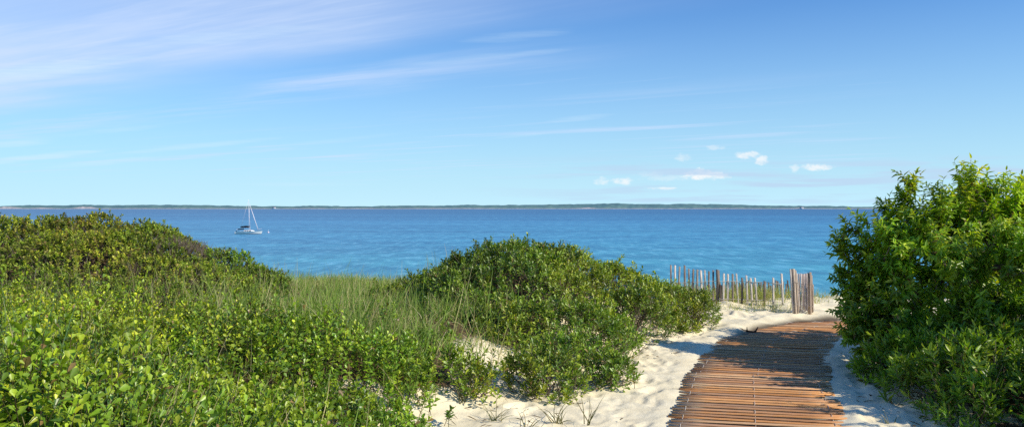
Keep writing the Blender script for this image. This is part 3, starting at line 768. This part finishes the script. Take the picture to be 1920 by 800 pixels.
# ------------------------------------------------ tall shrub on the right
def build_tree(name, label, base, blobs, r, ntips, leafL, leafW, shape, pal, mat, shoot=.30, per=18, stems=5, cat='shrub', spikes=(), up=.55, droop=.25, grav=.55):
    base = np.asarray(base, float)
    t = thing(name, label, cat, base)
    C = np.array([b[0] for b in blobs]); R = np.array([b[1] for b in blobs])
    w = R ** 2; w = w / w.sum()
    tips = []
    which = r.choice(len(blobs), ntips, p=w)
    u = norm(r.normal(0, 1, (ntips, 3))); rr = r.uniform(.25, 1, ntips) ** (1 / 2.2)
    T = C[which] + u * (R[which] * rr)[:, None]
    g = ground(T[:, 0], T[:, 1]); T = T[T[:, 2] > g + .12]
    T = T - base
    sp = [np.asarray(s, float) - base for s in spikes]
    if sp: T = np.vstack([T, np.array(sp)])
    order = np.argsort(np.linalg.norm(T, axis=1)); T = T[order]
    nodes = [np.zeros(3)]; par = [-1]; 
    for k in range(stems):   # basal stems
        a = 2 * math.pi * k / stems + r.uniform(-.4, .4)
        nodes.append(np.array([.22 * math.cos(a), .22 * math.sin(a), .35])); par.append(0)
    istip = [False] * len(nodes)
    for tp in T:
        N = np.array(nodes)
        dist = np.linalg.norm(N - tp, axis=1); dn = np.linalg.norm(N, axis=1)
        cost = dist + .35 * np.maximum(0, dn - np.linalg.norm(tp) + .1) * 4 + .12 * dn
        cost[0] += 5
        j = int(cost.argmin())
        if dist[j] > .30:
            m = (N[j] + tp) / 2 + r.normal(0, .05 * dist[j], 3) - np.array([0, 0, .05 * dist[j]])
            nodes.append(m); par.append(j); istip.append(False); j = len(nodes) - 1
        nodes.append(tp); par.append(j); istip.append(True)
    nodes = np.array(nodes); par = np.array(par)
    load = np.zeros(len(nodes)); load += np.array(istip)
    for i in range(len(nodes) - 1, 0, -1): load[par[i]] += load[i]
    rad = .0034 * np.maximum(load, .6) ** .46
    i = np.arange(1, len(nodes))
    P0, P1 = nodes[par[i]], nodes[i]
    cc = palette(len(i), [(.22, .17, .13), (.34, .29, .24), (.15, .11, .085)], r)
    parts = []
    n = len(i); A = norm(P1 - P0); U, V = frame(A); ang = np.arange(5) * 2 * math.pi / 5
    ring = U[:, None] * np.cos(ang)[None, :, None] + V[:, None] * np.sin(ang)[None, :, None]
    r0 = np.minimum(rad[par[i]], rad[i] * 1.25); r1_ = rad[i]
    v = np.concatenate([P0[:, None] + ring * r0[:, None, None], P1[:, None] + ring * r1_[:, None, None]], 1)
    b = np.arange(n)[:, None] * 10
    f = np.concatenate([b + np.array([[k, (k + 1) % 5, 5 + (k + 1) % 5, 5 + k]]) for k in range(5)])
    parts.append((v.reshape(-1, 3), f, np.repeat(cc, 10, 0)))
    # leafy shoots at and below each tip
    tip = np.where(istip)[0]
    ctr = C.mean(0) - base
    out = norm(nodes[tip] - ctr)
    Pl = []; Al = []; Ll = []
    for q in range(3):
        a = norm(out * .55 + A[tip - 1] * .5 + np.array([0, 0, up]) + r.normal(0, .42, (len(tip), 3)))
        Pl.append(nodes[tip] - a * .04); Al.append(a); Ll.append(shoot * r.uniform(.5, 1.15, len(tip)))
    if sp:
        for s in sp:
            for q in range(4):
                Pl.append(np.array([s - np.array([0, 0, .10 + .06 * q]) + r.normal(0, .025, 3)])); Al.append(norm(np.array([r.normal(0, .22, 3) + np.array([0, 0, 1])]))); Ll.append(np.array([shoot * r.uniform(.9, 1.3)]))
    Pl, Al, Ll = np.vstack(Pl), np.vstack(Al), np.concatenate(Ll)
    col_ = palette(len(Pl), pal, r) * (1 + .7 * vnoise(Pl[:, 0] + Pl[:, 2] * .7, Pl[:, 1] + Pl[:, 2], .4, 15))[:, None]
    col_ = col_ * (1 + np.clip(Pl[:, 2:3] - .9, 0, 1) * np.array([.45, .15, 0]))  # higher leaves brightened and yellowed: sun highlights painted into the crown colour
    v, f, c = sprigs(Pl, Al, Ll, per, leafL * np.ones(len(Pl)), leafW, col_, shape, lo=70, hi=25, fold=.35, droop=droop, r=r, s0=.08, grav=grav)
    mesh_np('crown', v, f, mat, t, c)
    parts.append(stem_mesh(Pl, Pl + Al * (Ll * .97)[:, None], .0024, .0011, palette(len(Pl), [(.11, .10, .04), (.14, .09, .05)], r)))
    v, f, c = merge(parts)
    mesh_np('branches', v, f, M_bark, t, c)
    return t

r1 = np.random.default_rng(51)
G_CH = [(.215, .400, .024), (.290, .470, .028), (.135, .275, .018), (.390, .50, .034)]
def B(px, py, d, rpx): return (at(px, py, d), rpx / F * d)
blobs = [B(1704, 395, 7.9, 26), B(1650, 440, 8.0, 42), B(1606, 470, 8.1, 32), B(1612, 535, 8.1, 36), B(1690, 470, 7.8, 58), B(1770, 440, 7.7, 62),
         B(1835, 400, 7.8, 52), B(1905, 425, 7.6, 66), B(1990, 420, 7.8, 100), B(1660, 560, 7.9, 46), B(1890, 520, 7.2, 80), B(1800, 480, 7.2, 50),
         B(1665, 640, 7.7, 44), B(1602, 630, 7.7, 20), B(1820, 450, 8.6, 90), B(1930, 470, 8.8, 100), B(1730, 500, 8.6, 70), B(2060, 480, 8.0, 120), B(1780, 560, 8.3, 80),
         B(1740, 620, 7.6, 40), B(1845, 585, 7.0, 45), B(1640, 585, 7.9, 48), B(1700, 590, 7.5, 60), B(1670, 520, 8.0, 55), B(1620, 600, 7.6, 26), B(1890, 480, 6.9, 50), B(2040, 470, 6.3, 85)]
spk = [at(1704, 345, 7.9), at(1712, 352, 7.95), at(1762, 372, 7.7), at(1752, 376, 7.8), at(1803, 338, 7.7), at(1815, 335, 7.8), at(1850, 350, 7.9), at(1885, 352, 7.7), at(1918, 362, 7.8), at(1822, 345, 7.6), at(1660, 395, 8.0), at(1596, 432, 8.1)]
build_tree('cherry_shrub', 'tall bright green shrub with long narrow leaves at the right frame edge', (4.55, 7.9, float(ground(4.55, 7.9))), blobs, r1, 1150, .072, .34, 'lance', G_CH, M_leaf_long, shoot=.23, per=15, spikes=spk)

G_LOW = [(.150, .300, .024), (.210, .360, .030), (.100, .220, .018), (.28, .40, .04)]
GLOW = 'low shrubs under the tall right shrub'
lowd = [
    dict(x=3.75, y=6.35, r=.72, h=.50, label='dark green leafy shrub leaning over the shaded sand at the lower right', group=GLOW),
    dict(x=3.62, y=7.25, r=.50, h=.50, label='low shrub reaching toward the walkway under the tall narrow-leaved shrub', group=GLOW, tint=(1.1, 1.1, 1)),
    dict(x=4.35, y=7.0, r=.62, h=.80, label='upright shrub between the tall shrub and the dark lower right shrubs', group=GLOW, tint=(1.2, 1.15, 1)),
    dict(x=4.75, y=6.3, r=.80, h=.86, label='bushy shrub with pale sunlit tips at the right frame edge', group=GLOW, tint=(1.5, 1.25, 1)),  # strong tint paints the sunlight on its tips into the leaf colour
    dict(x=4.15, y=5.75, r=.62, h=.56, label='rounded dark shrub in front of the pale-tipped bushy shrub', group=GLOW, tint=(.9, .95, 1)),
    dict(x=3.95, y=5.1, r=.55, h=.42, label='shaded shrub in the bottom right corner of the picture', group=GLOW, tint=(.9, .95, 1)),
    dict(x=3.42, y=5.85, r=.34, h=.30, label='small outer clump of leaves at the foot of the dark lower right shrub', group=GLOW),
]
shrub_field(lowd, (.070, .30), 'lance', M_leaf_long, G_LOW, 430, .04, np.random.default_rng(52), 12, .22, 'bayberry_shrub', lump=(.22, .12))

# the neighbouring tall shrub just outside the frame, whose shade falls on the lower right
blobs = [((6.2, 4.4, 1.3), .8), ((5.6, 3.6, 1.2), .7), ((6.9, 5.1, 1.5), .8), ((6.0, 4.0, 2.0), .6), ((6.9, 4.2, 1.9), .8), ((5.2, 4.4, .9), .5), ((4.75, 4.7, 1.35), .35), ((5.0, 4.9, 1.8), .3), ((4.55, 5.3, 1.45), .28)]
build_tree('cherry_shrub', 'neighbouring tall shrub standing just right of the frame', (6.2, 4.2, float(ground(6.2, 4.2))), [(np.array(a), b) for a, b in blobs], np.random.default_rng(53), 300, .062, .32, 'lance', G_CH, M_leaf_long, shoot=.22, per=12)

# ----------------------------------------------------------------- slatted walkway
def build_walk():
    r = np.random.default_rng(61)
    seg = np.linalg.norm(np.diff(PATH, axis=0), axis=1); cum = np.concatenate([[0], np.cumsum(seg)])
    def pt(s): return np.array([np.interp(s, cum, PATH[:, 0]), np.interp(s, cum, PATH[:, 1])])
    m, nt, out = new_mat('walk_slat')
    a = nt.node('ShaderNodeAttribute', attribute_name='Col')
    tc = nt.node('ShaderNodeTexCoord').outputs['Object']
    mp = nt.node('ShaderNodeMapping'); nt.put(mp.inputs['Vector'], tc); mp.inputs['Rotation'].default_value = (0, 0, .3); mp.inputs['Scale'].default_value = (5, 70, 70)
    n = nt.noise(mp.outputs[0], 1.0, 5, .65); n2 = nt.noise(tc, 7.0, 5, .65); n3 = nt.noise(tc, 55.0, 3, .6)
    c = nt.mix(nt.ss(n, .3, .7), nt.mix(1.0, a.outputs['Color'], (.72, .64, .56), 'MULTIPLY'), a.outputs['Color'])
    dust = nt.m('MULTIPLY', nt.ss(n2, .50, .72), nt.ss(n3, .42, .62))
    c = nt.mix(nt.m('MULTIPLY', dust, .55), c, (.50, .40, .28))
    b = nt.node('ShaderNodeBump'); b.inputs['Strength'].default_value = .4; b.inputs['Distance'].default_value = .004; nt.put(b.inputs['Height'], n)
    p = principled(nt, c, .7, .25, b.outputs[0]); nt.l.new(p.outputs[0], out.inputs[0])
    rolls = [(0.0, 5.15, .21, 'slatted wooden walkway mat nearest the camera, sunlit red-brown', .0),
             (5.2, 7.25, .24, 'middle slatted walkway mat in the shade of the tall shrub', .04),
             (7.3, cum[-1], .27, 'far slatted walkway mat bending right past the picket bundle', .02)]
    for s0, s1, ang, label, off in rolls:
        c0 = pt((s0 + s1) / 2); z0 = float(ground(c0[0], c0[1]))
        t = thing('slat_walkway', label, 'walkway', (c0[0], c0[1], z0), 'slatted walkway mats over the sand')
        O = np.array([c0[0], c0[1], z0])
        mb = MB(); wires = {k: [] for k in (-.50, -.02, .49)}
        # step so that the spacing across the slats stays even
        s = s0
        while s < s1:
            q = pt(s); q2 = pt(min(s + .05, cum[-1])); d = (q2 - q) / max(np.linalg.norm(q2 - q), 1e-6)
            nrm_ = np.array([math.sin(ang), math.cos(ang)])
            adv = max(.35, float(d @ nrm_))
            a_ = ang + r.normal(0, .003)
            along = np.array([math.cos(a_), -math.sin(a_), r.normal(0, .004)])
            across = np.array([math.sin(a_), math.cos(a_), 0])
            Ls = .645 + r.normal(0, .006); sh = r.normal(off, .005)
            if r.uniform() < .06: sh += r.choice([-.09, .11]); 
            w = .0245 + r.normal(0, .0012)
            z = float(ground(q[0], q[1])) + .016 + r.normal(0, .0015)
            cpos = np.array([q[0], q[1], z]) + along * sh - O
            base = np.array([(.80, .395, .145), (.74, .345, .12), (.66, .33, .145), (.82, .49, .25), (.56, .31, .17)][r.integers(5)]) * r.uniform(.8, 1.15)
            # bevelled slat profile, ends chipped
            h = .0042
            prof = [(-w, -h), (-w, h * .5), (-w * .8, h), (w * .8, h), (w, h * .5), (w, -h)]
            v = []
            for e in (-1, -.62, .62, 1):
                sag = .004 * (1 - e * e)
                for (u_, z_) in prof:
                    v.append(cpos + along * (Ls * e) + across * u_ + np.array([0, 0, z_ - sag]))
            f = [(i * 6 + k, i * 6 + (k + 1) % 6, (i + 1) * 6 + (k + 1) % 6, (i + 1) * 6 + k) for i in range(3) for k in range(6)]
            f += [(0, 5, 4, 1), (1, 4, 3, 2), (18, 19, 22, 23), (19, 20, 21, 22)]
            dl, dr_ = r.uniform(0, .85) ** 1.5, r.uniform(0, .6) ** 2
            sandc = np.array((.72, .62, .43)); cv = []
            for kk, e in enumerate((-1, -.62, .62, 1)):
                m_ = (dl, dl * .15, dr_ * .1, dr_)[kk]
                cv += [base * (1 - m_) + sandc * m_] * 6
            mb.add(v, f, c=np.array(cv))
            for k in wires:
                wp = np.array([q[0], q[1], z]) + along * (k * 1.1 + off) - O
                hi = (len(wires[k]) // 2) % 3 == 0; wires[k] += [wp + across * (-.026) + (0, 0, .007 if hi else -.008), wp + across * .026 + (0, 0, .007 if hi else -.008)]
            s += .090 / adv * r.uniform(.97, 1.03)
        mb.build('slats', m, t)
        for k in wires:
            wb = MB(); wb.tube(wires[k], .0025, 4); wb.build('wire', M_wire, t, False)
build_walk()

# ----------------------------------------------------------------- picket fences
WOODS = [(.46, .40, .34), (.62, .56, .50), (.34, .28, .24), (.70, .63, .56), (.24, .19, .16)]
def picket(parent, top, bot, w, th, c, r, name='picket', O=np.zeros(3), face=0.0):
    top = np.asarray(top) - O; bot = np.asarray(bot) - O
    ax = np.array([math.cos(face), math.sin(face), 0]); ay = np.array([-math.sin(face), math.cos(face), 0])
    mb = MB(); v = []
    K = 4
    bow = r.normal(0, .006)
    for k in range(K):
        t = k / (K - 1); p = bot + (top - bot) * t + ax * bow * math.sin(math.pi * t)
        ww = w * (1 - .08 * t)
        for sx, sy in ((-1, -1), (1, -1), (1, 1), (-1, 1)):
            v.append(p + ax * sx * ww / 2 + ay * sy * th / 2 + (np.array([0, 0, -.008 * sx * r.uniform(.3, 1)]) if k == K - 1 else 0))
    f = [(i * 4 + k, i * 4 + (k + 1) % 4, (i + 1) * 4 + (k + 1) % 4, (i + 1) * 4 + k) for i in range(K - 1) for k in range(4)] + [(0, 3, 2, 1), (12, 13, 14, 15)]
    mb.add(v, f, c=c)
    return mb.build(name, M_weathered, parent)

def build_litter():
    r = np.random.default_rng(81); n = 5200
    Y = r.uniform(5.2, 12.3, n); X = r.uniform(-1.0, 5.2, n)
    dl = X - edge(Y); dr = redge(Y) - X
    d = np.minimum(np.abs(dl), np.abs(dr))
    cl = np.min(np.hypot(X[:, None] - PATH_F[None, :, 0], Y[:, None] - PATH_F[None, :, 1]), 1)
    k = (r.uniform(0, 1, n) < .03 + .8 * np.exp(-d / .22)) & (cl > .75)
    X, Y = X[k], Y[k]; n = len(X)
    D = np.stack([r.normal(0, 1, n), r.normal(0, 1, n), r.normal(0, .15, n)], -1); N = np.stack([r.normal(0, .3, n), r.normal(0, .3, n), np.ones(n)], -1)
    L = r.uniform(.015, .05, n); lf = r.uniform(0, 1, n) < .55
    W = np.where(lf, L * .5, .005)
    v, f, c = leaf_mesh(np.stack([X, Y, ground(X, Y) + .022], -1), D, N, np.where(lf, L, L * 2.2), W, palette(n, [(.22, .14, .07), (.12, .08, .05), (.34, .25, .14), (.16, .15, .05)], r), 'oval', .3, .2)
    tag(mesh_np('plant_litter', v, f, M_bark, None, c), 'dry leaves and twig bits scattered on the sand beside the shrubs', 'litter', kind='stuff')
build_litter()

def build_fences():
    r = np.random.default_rng(71)
    Z = lambda zx, zy: (1240 + zx / 5.716, 480 + zy / 5.716)
    def wood(): return np.array(WOODS[r.integers(5)]) * r.uniform(.85, 1.15)
    # front fence
    tops = [(103, 95), (148, 97), (197, 110), (250, 97), (296, 135), (345, 140), (388, 143), (425, 150), (467, 150), (512, 160), (557, 150), (605, 145), (640, 305), (672, 185), (715, 190), (765, 190), (805, 185),
            (868, 230), (912, 205), (958, 232), (1003, 230), (1108, 265), (1200, 230), (1290, 185)]
    lean = {805: 25, 912: 20, 958: 22, 1003: 27, 1108: 6, 1200: 8, 1290: 22, 868: 10}
    O = np.array([3.3, 12.1, float(ground(3.3, 12.1))])
    t = thing('picket_fence', 'weathered wire-bound picket fence standing in sand behind the middle mound', 'fence', O)
    line = []
    for k, (zx, zy) in enumerate(tops):
        d = 12.5 - .45 * zx / 1290
        px, py = Z(zx, zy); tp = at(px, py, d)
        bx = tp[0] + lean.get(zx, r.normal(0, 5)) / 5.716 / F * d
        by = d + r.normal(0, .02); bt = np.array([bx, by, float(ground(bx, by)) - .08])
        post = zx == 605
        c = wood() if not post else np.array((.26, .21, .17))
        if zx in (148, 805, 912, 958, 1003, 1200, 1290): c = np.array((.70, .63, .56)) * r.uniform(.9, 1.05)  # sunlit pickets: bright sun on their faces put into paler wood colour
        if zx in (868, 640): c = np.array((.20, .155, .13))
        picket(t, tp, bt, .046 if post else r.uniform(.026, .034), .04 if post else .011, c, r, 'post' if post else 'picket', O, r.normal(0, .25))
        line.append((tp, bt))
    for fz in (.25, .62):
        wb = MB(); pts = [bt + (np.array([bt[0], bt[1], bt[2] + .75]) - bt) * fz - O + np.array([(tp - bt)[0] * fz, -.012, 0]) for tp, bt in line]
        wb.tube(pts, .004, 4); wb.build('wire', M_wire, t, False)
    # rear fence
    O = np.array([3.9, 14.2, float(ground(3.9, 14.2))])
    t = thing('picket_fence', 'short dark picket fence half buried in grass behind the front fence', 'fence', O)
    pts = []
    for zx in list(range(470, 1380, 26)):
        d = 14.2 + .2 * math.sin(zx * .01); px, py = Z(zx + r.normal(0, 6), 283 + r.normal(0, 14) + (25 if zx < 700 else 0)); tp = at(px, py, d)
        bt = np.array([tp[0] + r.normal(0, .02), d, float(ground(tp[0], d)) - .05])
        if tp[2] - bt[2] < .2: bt[2] = tp[2] - .4
        picket(t, tp, bt, .030, .011, np.array((.20, .165, .14)) * r.uniform(.7, 1.4), r, 'picket', O, r.normal(0, .3)); pts.append((bt + (tp - bt) * .6 - O))
    wb = MB(); wb.tube(pts, .002, 4); wb.build('wire', M_wire, t, False)
    # rolled end of the fence at the walkway
    O = np.array([4.15, 11.55, float(ground(4.15, 11.55))])
    t = thing('picket_bundle', 'upright bundle of rolled-up fence pickets beside the far walkway', 'picket bundle', O)
    B_ = [(1385, 140, 1425, 660, .030, (.58, .52, .46), 11.45), (1402, 138, 1437, 662, .020, (.16, .12, .10), 11.50), (1420, 136, 1450, 664, .040, (.46, .38, .30), 11.44), (1440, 150, 1472, 664, .032, (.36, .29, .23), 11.5),
          (1455, 185, 1490, 640, .028, (.55, .48, .43), 11.6), (1478, 188, 1505, 640, .026, (.42, .35, .32), 11.68), (1497, 186, 1522, 645, .026, (.60, .53, .48), 11.6), (1515, 190, 1538, 645, .024, (.36, .29, .26), 11.7), (1532, 188, 1552, 650, .026, (.58, .50, .46), 11.6),
          (1548, 186, 1566, 650, .024, (.33, .27, .25), 11.65), (1562, 185, 1580, 652, .026, (.54, .46, .42), 11.55), (1580, 178, 1590, 655, .040, (.50, .36, .22), 11.5), (1600, 172, 1606, 655, .034, (.46, .36, .28), 11.48), (1612, 200, 1622, 650, .026, (.36, .28, .22), 11.55), (1626, 300, 1632, 640, .024, (.28, .22, .18), 11.6)]
    mids = []
    for zx, zy, bx, by, w, c, d in B_:
        tp = at(*Z(zx, zy), d); b = at(*Z(bx, by), d); b[2] = float(ground(b[0], b[1])) - .06
        picket(t, tp, b, w * .85, .012, np.minimum(np.array(c) * 1.3, .8), r, 'picket', O, r.normal(0, .4)); mids.append(b + (tp - b) * .55 - O)
    for fz in (-.16, .16):
        wb = MB(); wb.tube([p + np.array([0, -.03, fz]) for p in mids], .0028, 4); wb.build('wire', M_wire, t, False)
    # low line of pickets towards the beach
    O = np.array(at(1548, 570, 13.6)); 
    t = thing('picket_fence', 'row of low picket tops poking from sand right of the picket bundle', 'fence', O)
    for px in np.arange(1531, 1576, 4.2):
        tp = at(px + r.normal(0, .6), 560 + r.normal(0, 1.2), 13.6); bt = tp - np.array([0, 0, .35])
        picket(t, tp, bt, .024, .01, np.array((.50, .44, .36)) * r.uniform(.7, 1.2), r, 'picket', O, r.normal(0, .3))
    # driftwood stick
    p = at(1408, 622, 1.58 * F / (622 - HY)); z = float(ground(p[0], p[1]))
    t = thing('driftwood', 'dark crooked dead branch lying on sand at the walkway edge', 'branch', (p[0], p[1], z))
    mb = MB(); k = p[1] / F
    mb.tube([(-15 * k, .06, .05), (-12 * k, .02, .03), (-5 * k, 0, .022), (4 * k, -.02, .018), (9 * k, -.01, .03), (15 * k, .03, .075)], [.008, .014, .018, .015, .012, .007], 6, c=(.07, .04, .03))
    mb.tube([(-5 * k, 0, .02), (-9 * k, -.05, .05), (-10 * k, -.07, .09)], [.011, .008, .004], 5, c=(.08, .045, .03))
    mb.build('limb', M_bark, t)
    # fallen red leaf
    p = at(1116, 726, 1.56 * F / (726 - HY)); z = float(ground(p[0], p[1])) + .012
    v, f, c = leaf_mesh(np.array([[0, 0, 0.0], [.03, .01, .004]]), np.array([[1, .3, .15], [-.2, 1, .2]]), np.array([[0, .2, 1.0], [.2, 0, 1]]), np.array([.05, .04]), np.array([.03, .022]), np.array([[.45, .06, .04], [.40, .10, .05]]))
    o = mesh_np('fallen_leaf', v, f, M_leaf_round, None, c); o.location = (p[0], p[1], z)
    tag(o, 'small red fallen leaf lying on the sand by the trailing sprig', 'leaf')
build_fences()

# ----------------------------------------------------------------- world, sun, camera
EL, AZ = math.radians(35), math.atan2(.87, -.45)     # azimuth clockwise from +Y
to_sun = Vector((math.sin(AZ) * math.cos(EL), math.cos(AZ) * math.cos(EL), math.sin(EL)))
sun = bpy.data.lights.new('sun', 'SUN'); sun.energy = 5.0; sun.angle = math.radians(.5); sun.color = (1.0, .91, .74)
so = bpy.data.objects.new('sun', sun); col.objects.link(so); so.rotation_euler = to_sun.to_track_quat('Z', 'Y').to_euler(); so.location = (8, -6, 12)

def build_world():
    w = bpy.data.worlds.new('World'); scene.world = w; w.use_nodes = True
    nt = NT(w.node_tree); nt.n.clear()
    out = nt.node('ShaderNodeOutputWorld'); bg = nt.node('ShaderNodeBackground')
    sky = nt.node('ShaderNodeTexSky'); sky.sky_type = 'NISHITA'; sky.sun_disc = False
    sky.sun_elevation = EL; sky.sun_rotation = AZ; sky.air_density = 1.0; sky.dust_density = .6; sky.ozone_density = 1.6; sky.altitude = 10
    dr = nt.node('ShaderNodeTexCoord').outputs['Generated']
    x, y, z = nt.sep(dr)
    zc = nt.m('MAXIMUM', z, .012)
    X = nt.m('DIVIDE', x, zc); Y = nt.m('DIVIDE', y, zc)
    u = nt.m('ADD', nt.m('MULTIPLY', X, -.857), nt.m('MULTIPLY', Y, .515))
    v = nt.m('ADD', nt.m('MULTIPLY', X, .515), nt.m('MULTIPLY', Y, .857))
    el = nt.m('DIVIDE', z, nt.m('SQRT', nt.m('ADD', nt.m('MULTIPLY', x, x), nt.m('MULTIPLY', y, y))))
    # grade: photo sky goes from pale cyan at the horizon to saturated blue above
    base = nt.mix(1.0, sky.outputs[0], (SKY_GAIN[0], SKY_GAIN[1], SKY_GAIN[2]), 'MULTIPLY')
    hz = nt.m('POWER', nt.m('SUBTRACT', 1.0, nt.m('MINIMUM', nt.m('MULTIPLY', nt.m('MAXIMUM', el, 0.0), 2.6), 1.0)), 2.0)
    base = nt.mix(hz, base, HORIZON)
    # cirrus layer
    vec = nt.comb(nt.m('MULTIPLY', u, .22), nt.m('MULTIPLY', v, 1.25))
    wob = nt.noise(nt.comb(nt.m('MULTIPLY', u, .35), nt.m('MULTIPLY', v, .5)), 1.0, 3, .5)
    n1 = nt.noise(vec, 1.0, 7, .58, .35)
    n2 = nt.noise(nt.comb(nt.m('MULTIPLY', u, .55), nt.m('MULTIPLY', v, 4.2), 3.1), 1.0, 6, .6, .2)
    vw = nt.m('ADD', v, nt.m('MULTIPLY', nt.m('SUBTRACT', wob, .5), 1.5))
    vw = nt.m('SUBTRACT', vw, nt.m('MULTIPLY', nt.m('MAXIMUM', nt.m('SUBTRACT', u, 2.0), 0.0), .13))
    band1 = nt.ss(vw, 4.0, 2.7)
    band2 = nt.m('MULTIPLY', nt.ss(vw, 3.7, 4.3), nt.ss(vw, 5.3, 4.5))
    band3 = nt.m('MULTIPLY', nt.ss(vw, 5.2, 8.0), 1.0)
    um = nt.ss(u, .2, 3.4)
    st = nt.ss(n1, .38, .72)
    fine = nt.ss(n2, .40, .75)
    tex = nt.m('ADD', nt.m('MULTIPLY', st, .65), nt.m('MULTIPLY', fine, .35))
    am = nt.m('ADD', nt.m('ADD', nt.m('MULTIPLY', band1, nt.m('ADD', .55, nt.m('MULTIPLY', tex, .75))), nt.m('MULTIPLY', nt.m('MULTIPLY', band2, nt.ss(u, 1.2, 4.5)), nt.m('MULTIPLY', tex, .9))), nt.m('MULTIPLY', band3, nt.m('MULTIPLY', nt.ss(n1, .5, .75), .8)))
    am = nt.m('MULTIPLY', nt.m('MULTIPLY', am, um), nt.ss(el, .02, .06))
    wisp = nt.m('MULTIPLY', nt.m('MULTIPLY', nt.ss(n2, .62, .8), nt.ss(el, .03, .1)), .22)
    am = nt.m('MINIMUM', nt.m('MAXIMUM', am, wisp), 1.0)
    base = nt.mix(nt.m('MULTIPLY', am, .85), base, CIRRUS)
    # low cumulus over the far shore
    yy = nt.m('MAXIMUM', y, .05)
    ax = nt.m('DIVIDE', x, yy); az = nt.m('DIVIDE', z, yy)
    pn = nt.noise(nt.comb(nt.m('MULTIPLY', ax, 85.0), nt.m('MULTIPLY', az, 150.0)), 1.0, 5, .62)
    tot = None
    front = nt.ss(y, .2, .4)
    for px, py, rx, ry, s in ((1322, 329, 46, 9, 1.0), (1312, 324, 22, 9, 1.0), (1348, 332, 26, 4, .9), (1404, 291, 26, 8, .75), (1428, 300, 12, 10, .75), (1530, 313, 30, 8, .8), (1490, 314, 10, 8, .5), (1166, 341, 20, 7, .75), (1127, 339, 14, 8, .6), (1240, 353, 26, 3, .7), (1280, 296, 16, 8, .4), (1340, 277, 18, 5, .35), (1250, 330, 60, 10, .25)):
        dx = nt.m('DIVIDE', nt.m('SUBTRACT', ax, (px - 960) / F), rx / F); dz = nt.m('DIVIDE', nt.m('SUBTRACT', az, (HY - py) / F), ry / F)
        q = nt.m('ADD', nt.m('MULTIPLY', dx, dx), nt.m('MULTIPLY', dz, dz))
        q = nt.m('ADD', q, nt.m('MULTIPLY', nt.m('SUBTRACT', pn, .5), 4.5))
        g = nt.ss(q, 1.3, -.35, 0, s)
        tot = g if tot is None else nt.m('MAXIMUM', tot, g)
    base = nt.mix(nt.m('MULTIPLY', tot, front), base, CUMULUS)
    # long thin wisps
    wn = nt.noise(nt.comb(nt.m('ADD', nt.m('MULTIPLY', ax, 9.0), nt.m('MULTIPLY', az, 20.0)), nt.m('MULTIPLY', az, 130.0), 9.0), 1.0, 6, .6)
    tot = None
    for px, py, rx, ry, s in ((50, 297, 130, 6, .85), (20, 270, 70, 8, .5), (370, 274, 150, 5, .5), (190, 305, 100, 5, .45), (230, 243, 110, 5, .3), (970, 68, 90, 9, .3), (1085, 222, 60, 5, .45), (60, 135, 170, 16, .8), (560, 346, 110, 4, .3), (640, 262, 120, 4, .25), (880, 112, 120, 7, .2), (1000, 252, 60, 3, .3), (420, 70, 160, 14, .5), (1000, 100, 70, 5, .25)):
        slope = -.10 if py < 320 else 0.0
        zz = nt.m('ADD', az, nt.m('MULTIPLY', nt.m('SUBTRACT', ax, (px - 960) / F), slope))
        dx = nt.m('DIVIDE', nt.m('SUBTRACT', ax, (px - 960) / F), rx / F); dz = nt.m('DIVIDE', nt.m('SUBTRACT', zz, (HY - py) / F), ry / F)
        q = nt.m('ADD', nt.m('MULTIPLY', dx, dx), nt.m('MULTIPLY', dz, dz))
        q = nt.m('ADD', q, nt.m('MULTIPLY', nt.m('SUBTRACT', wn, .5), 4.0))
        g = nt.ss(q, 1.8, -1.0, 0, s)
        tot = g if tot is None else nt.m('MAXIMUM', tot, g)
    base = nt.mix(nt.m('MULTIPLY', nt.m('MULTIPLY', tot, .7), front), base, WISP)
    # thin violet-grey haze bars low on the right
    hb = nt.noise(nt.comb(nt.m('MULTIPLY', ax, 5.0), nt.m('MULTIPLY', az, 75.0), 5.0), 1.0, 5, .55)
    hm = nt.m('MULTIPLY', nt.m('MULTIPLY', nt.ss(hb, .45, .62), nt.m('MULTIPLY', nt.ss(az, .075, .045), nt.ss(az, .0, .012))), nt.m('MULTIPLY', nt.ss(ax, -.1, .25), front))
    base = nt.mix(nt.m('MULTIPLY', hm, .8), base, HAZEBAR)
    nt.put(bg.inputs[0], base); bg.inputs[1].default_value = SKY_STRENGTH
    nt.l.new(bg.outputs[0], out.inputs[0])
SKY_STRENGTH = .10
SKY_GAIN = (.33, .86, 1.56)
HORIZON = (5.7, 8.8, 10.3)
CIRRUS = (6.5, 7.8, 10.2)
CUMULUS = (9.6, 9.8, 9.9)
WISP = (7.2, 8.9, 10.3)
HAZEBAR = (5.2, 6.9, 9.0)
build_world()

cam = bpy.data.cameras.new('camera'); cam.sensor_width = 36; cam.lens = 36 * F / 1920; cam.clip_start = .05; cam.clip_end = 60000
co = bpy.data.objects.new('camera', cam); col.objects.link(co)
co.location = (0, 0, EYE); co.rotation_euler = (math.radians(90) - math.atan((400 - HY) / F), 0, 0)
scene.camera = co
scene.view_settings.view_transform = 'Standard'; scene.view_settings.look = 'None'; scene.view_settings.exposure = 0
scene.cycles.max_bounces = 8; scene.cycles.transmission_bounces = 4
try:
    scene.cycles.use_denoising = False
except Exception: pass
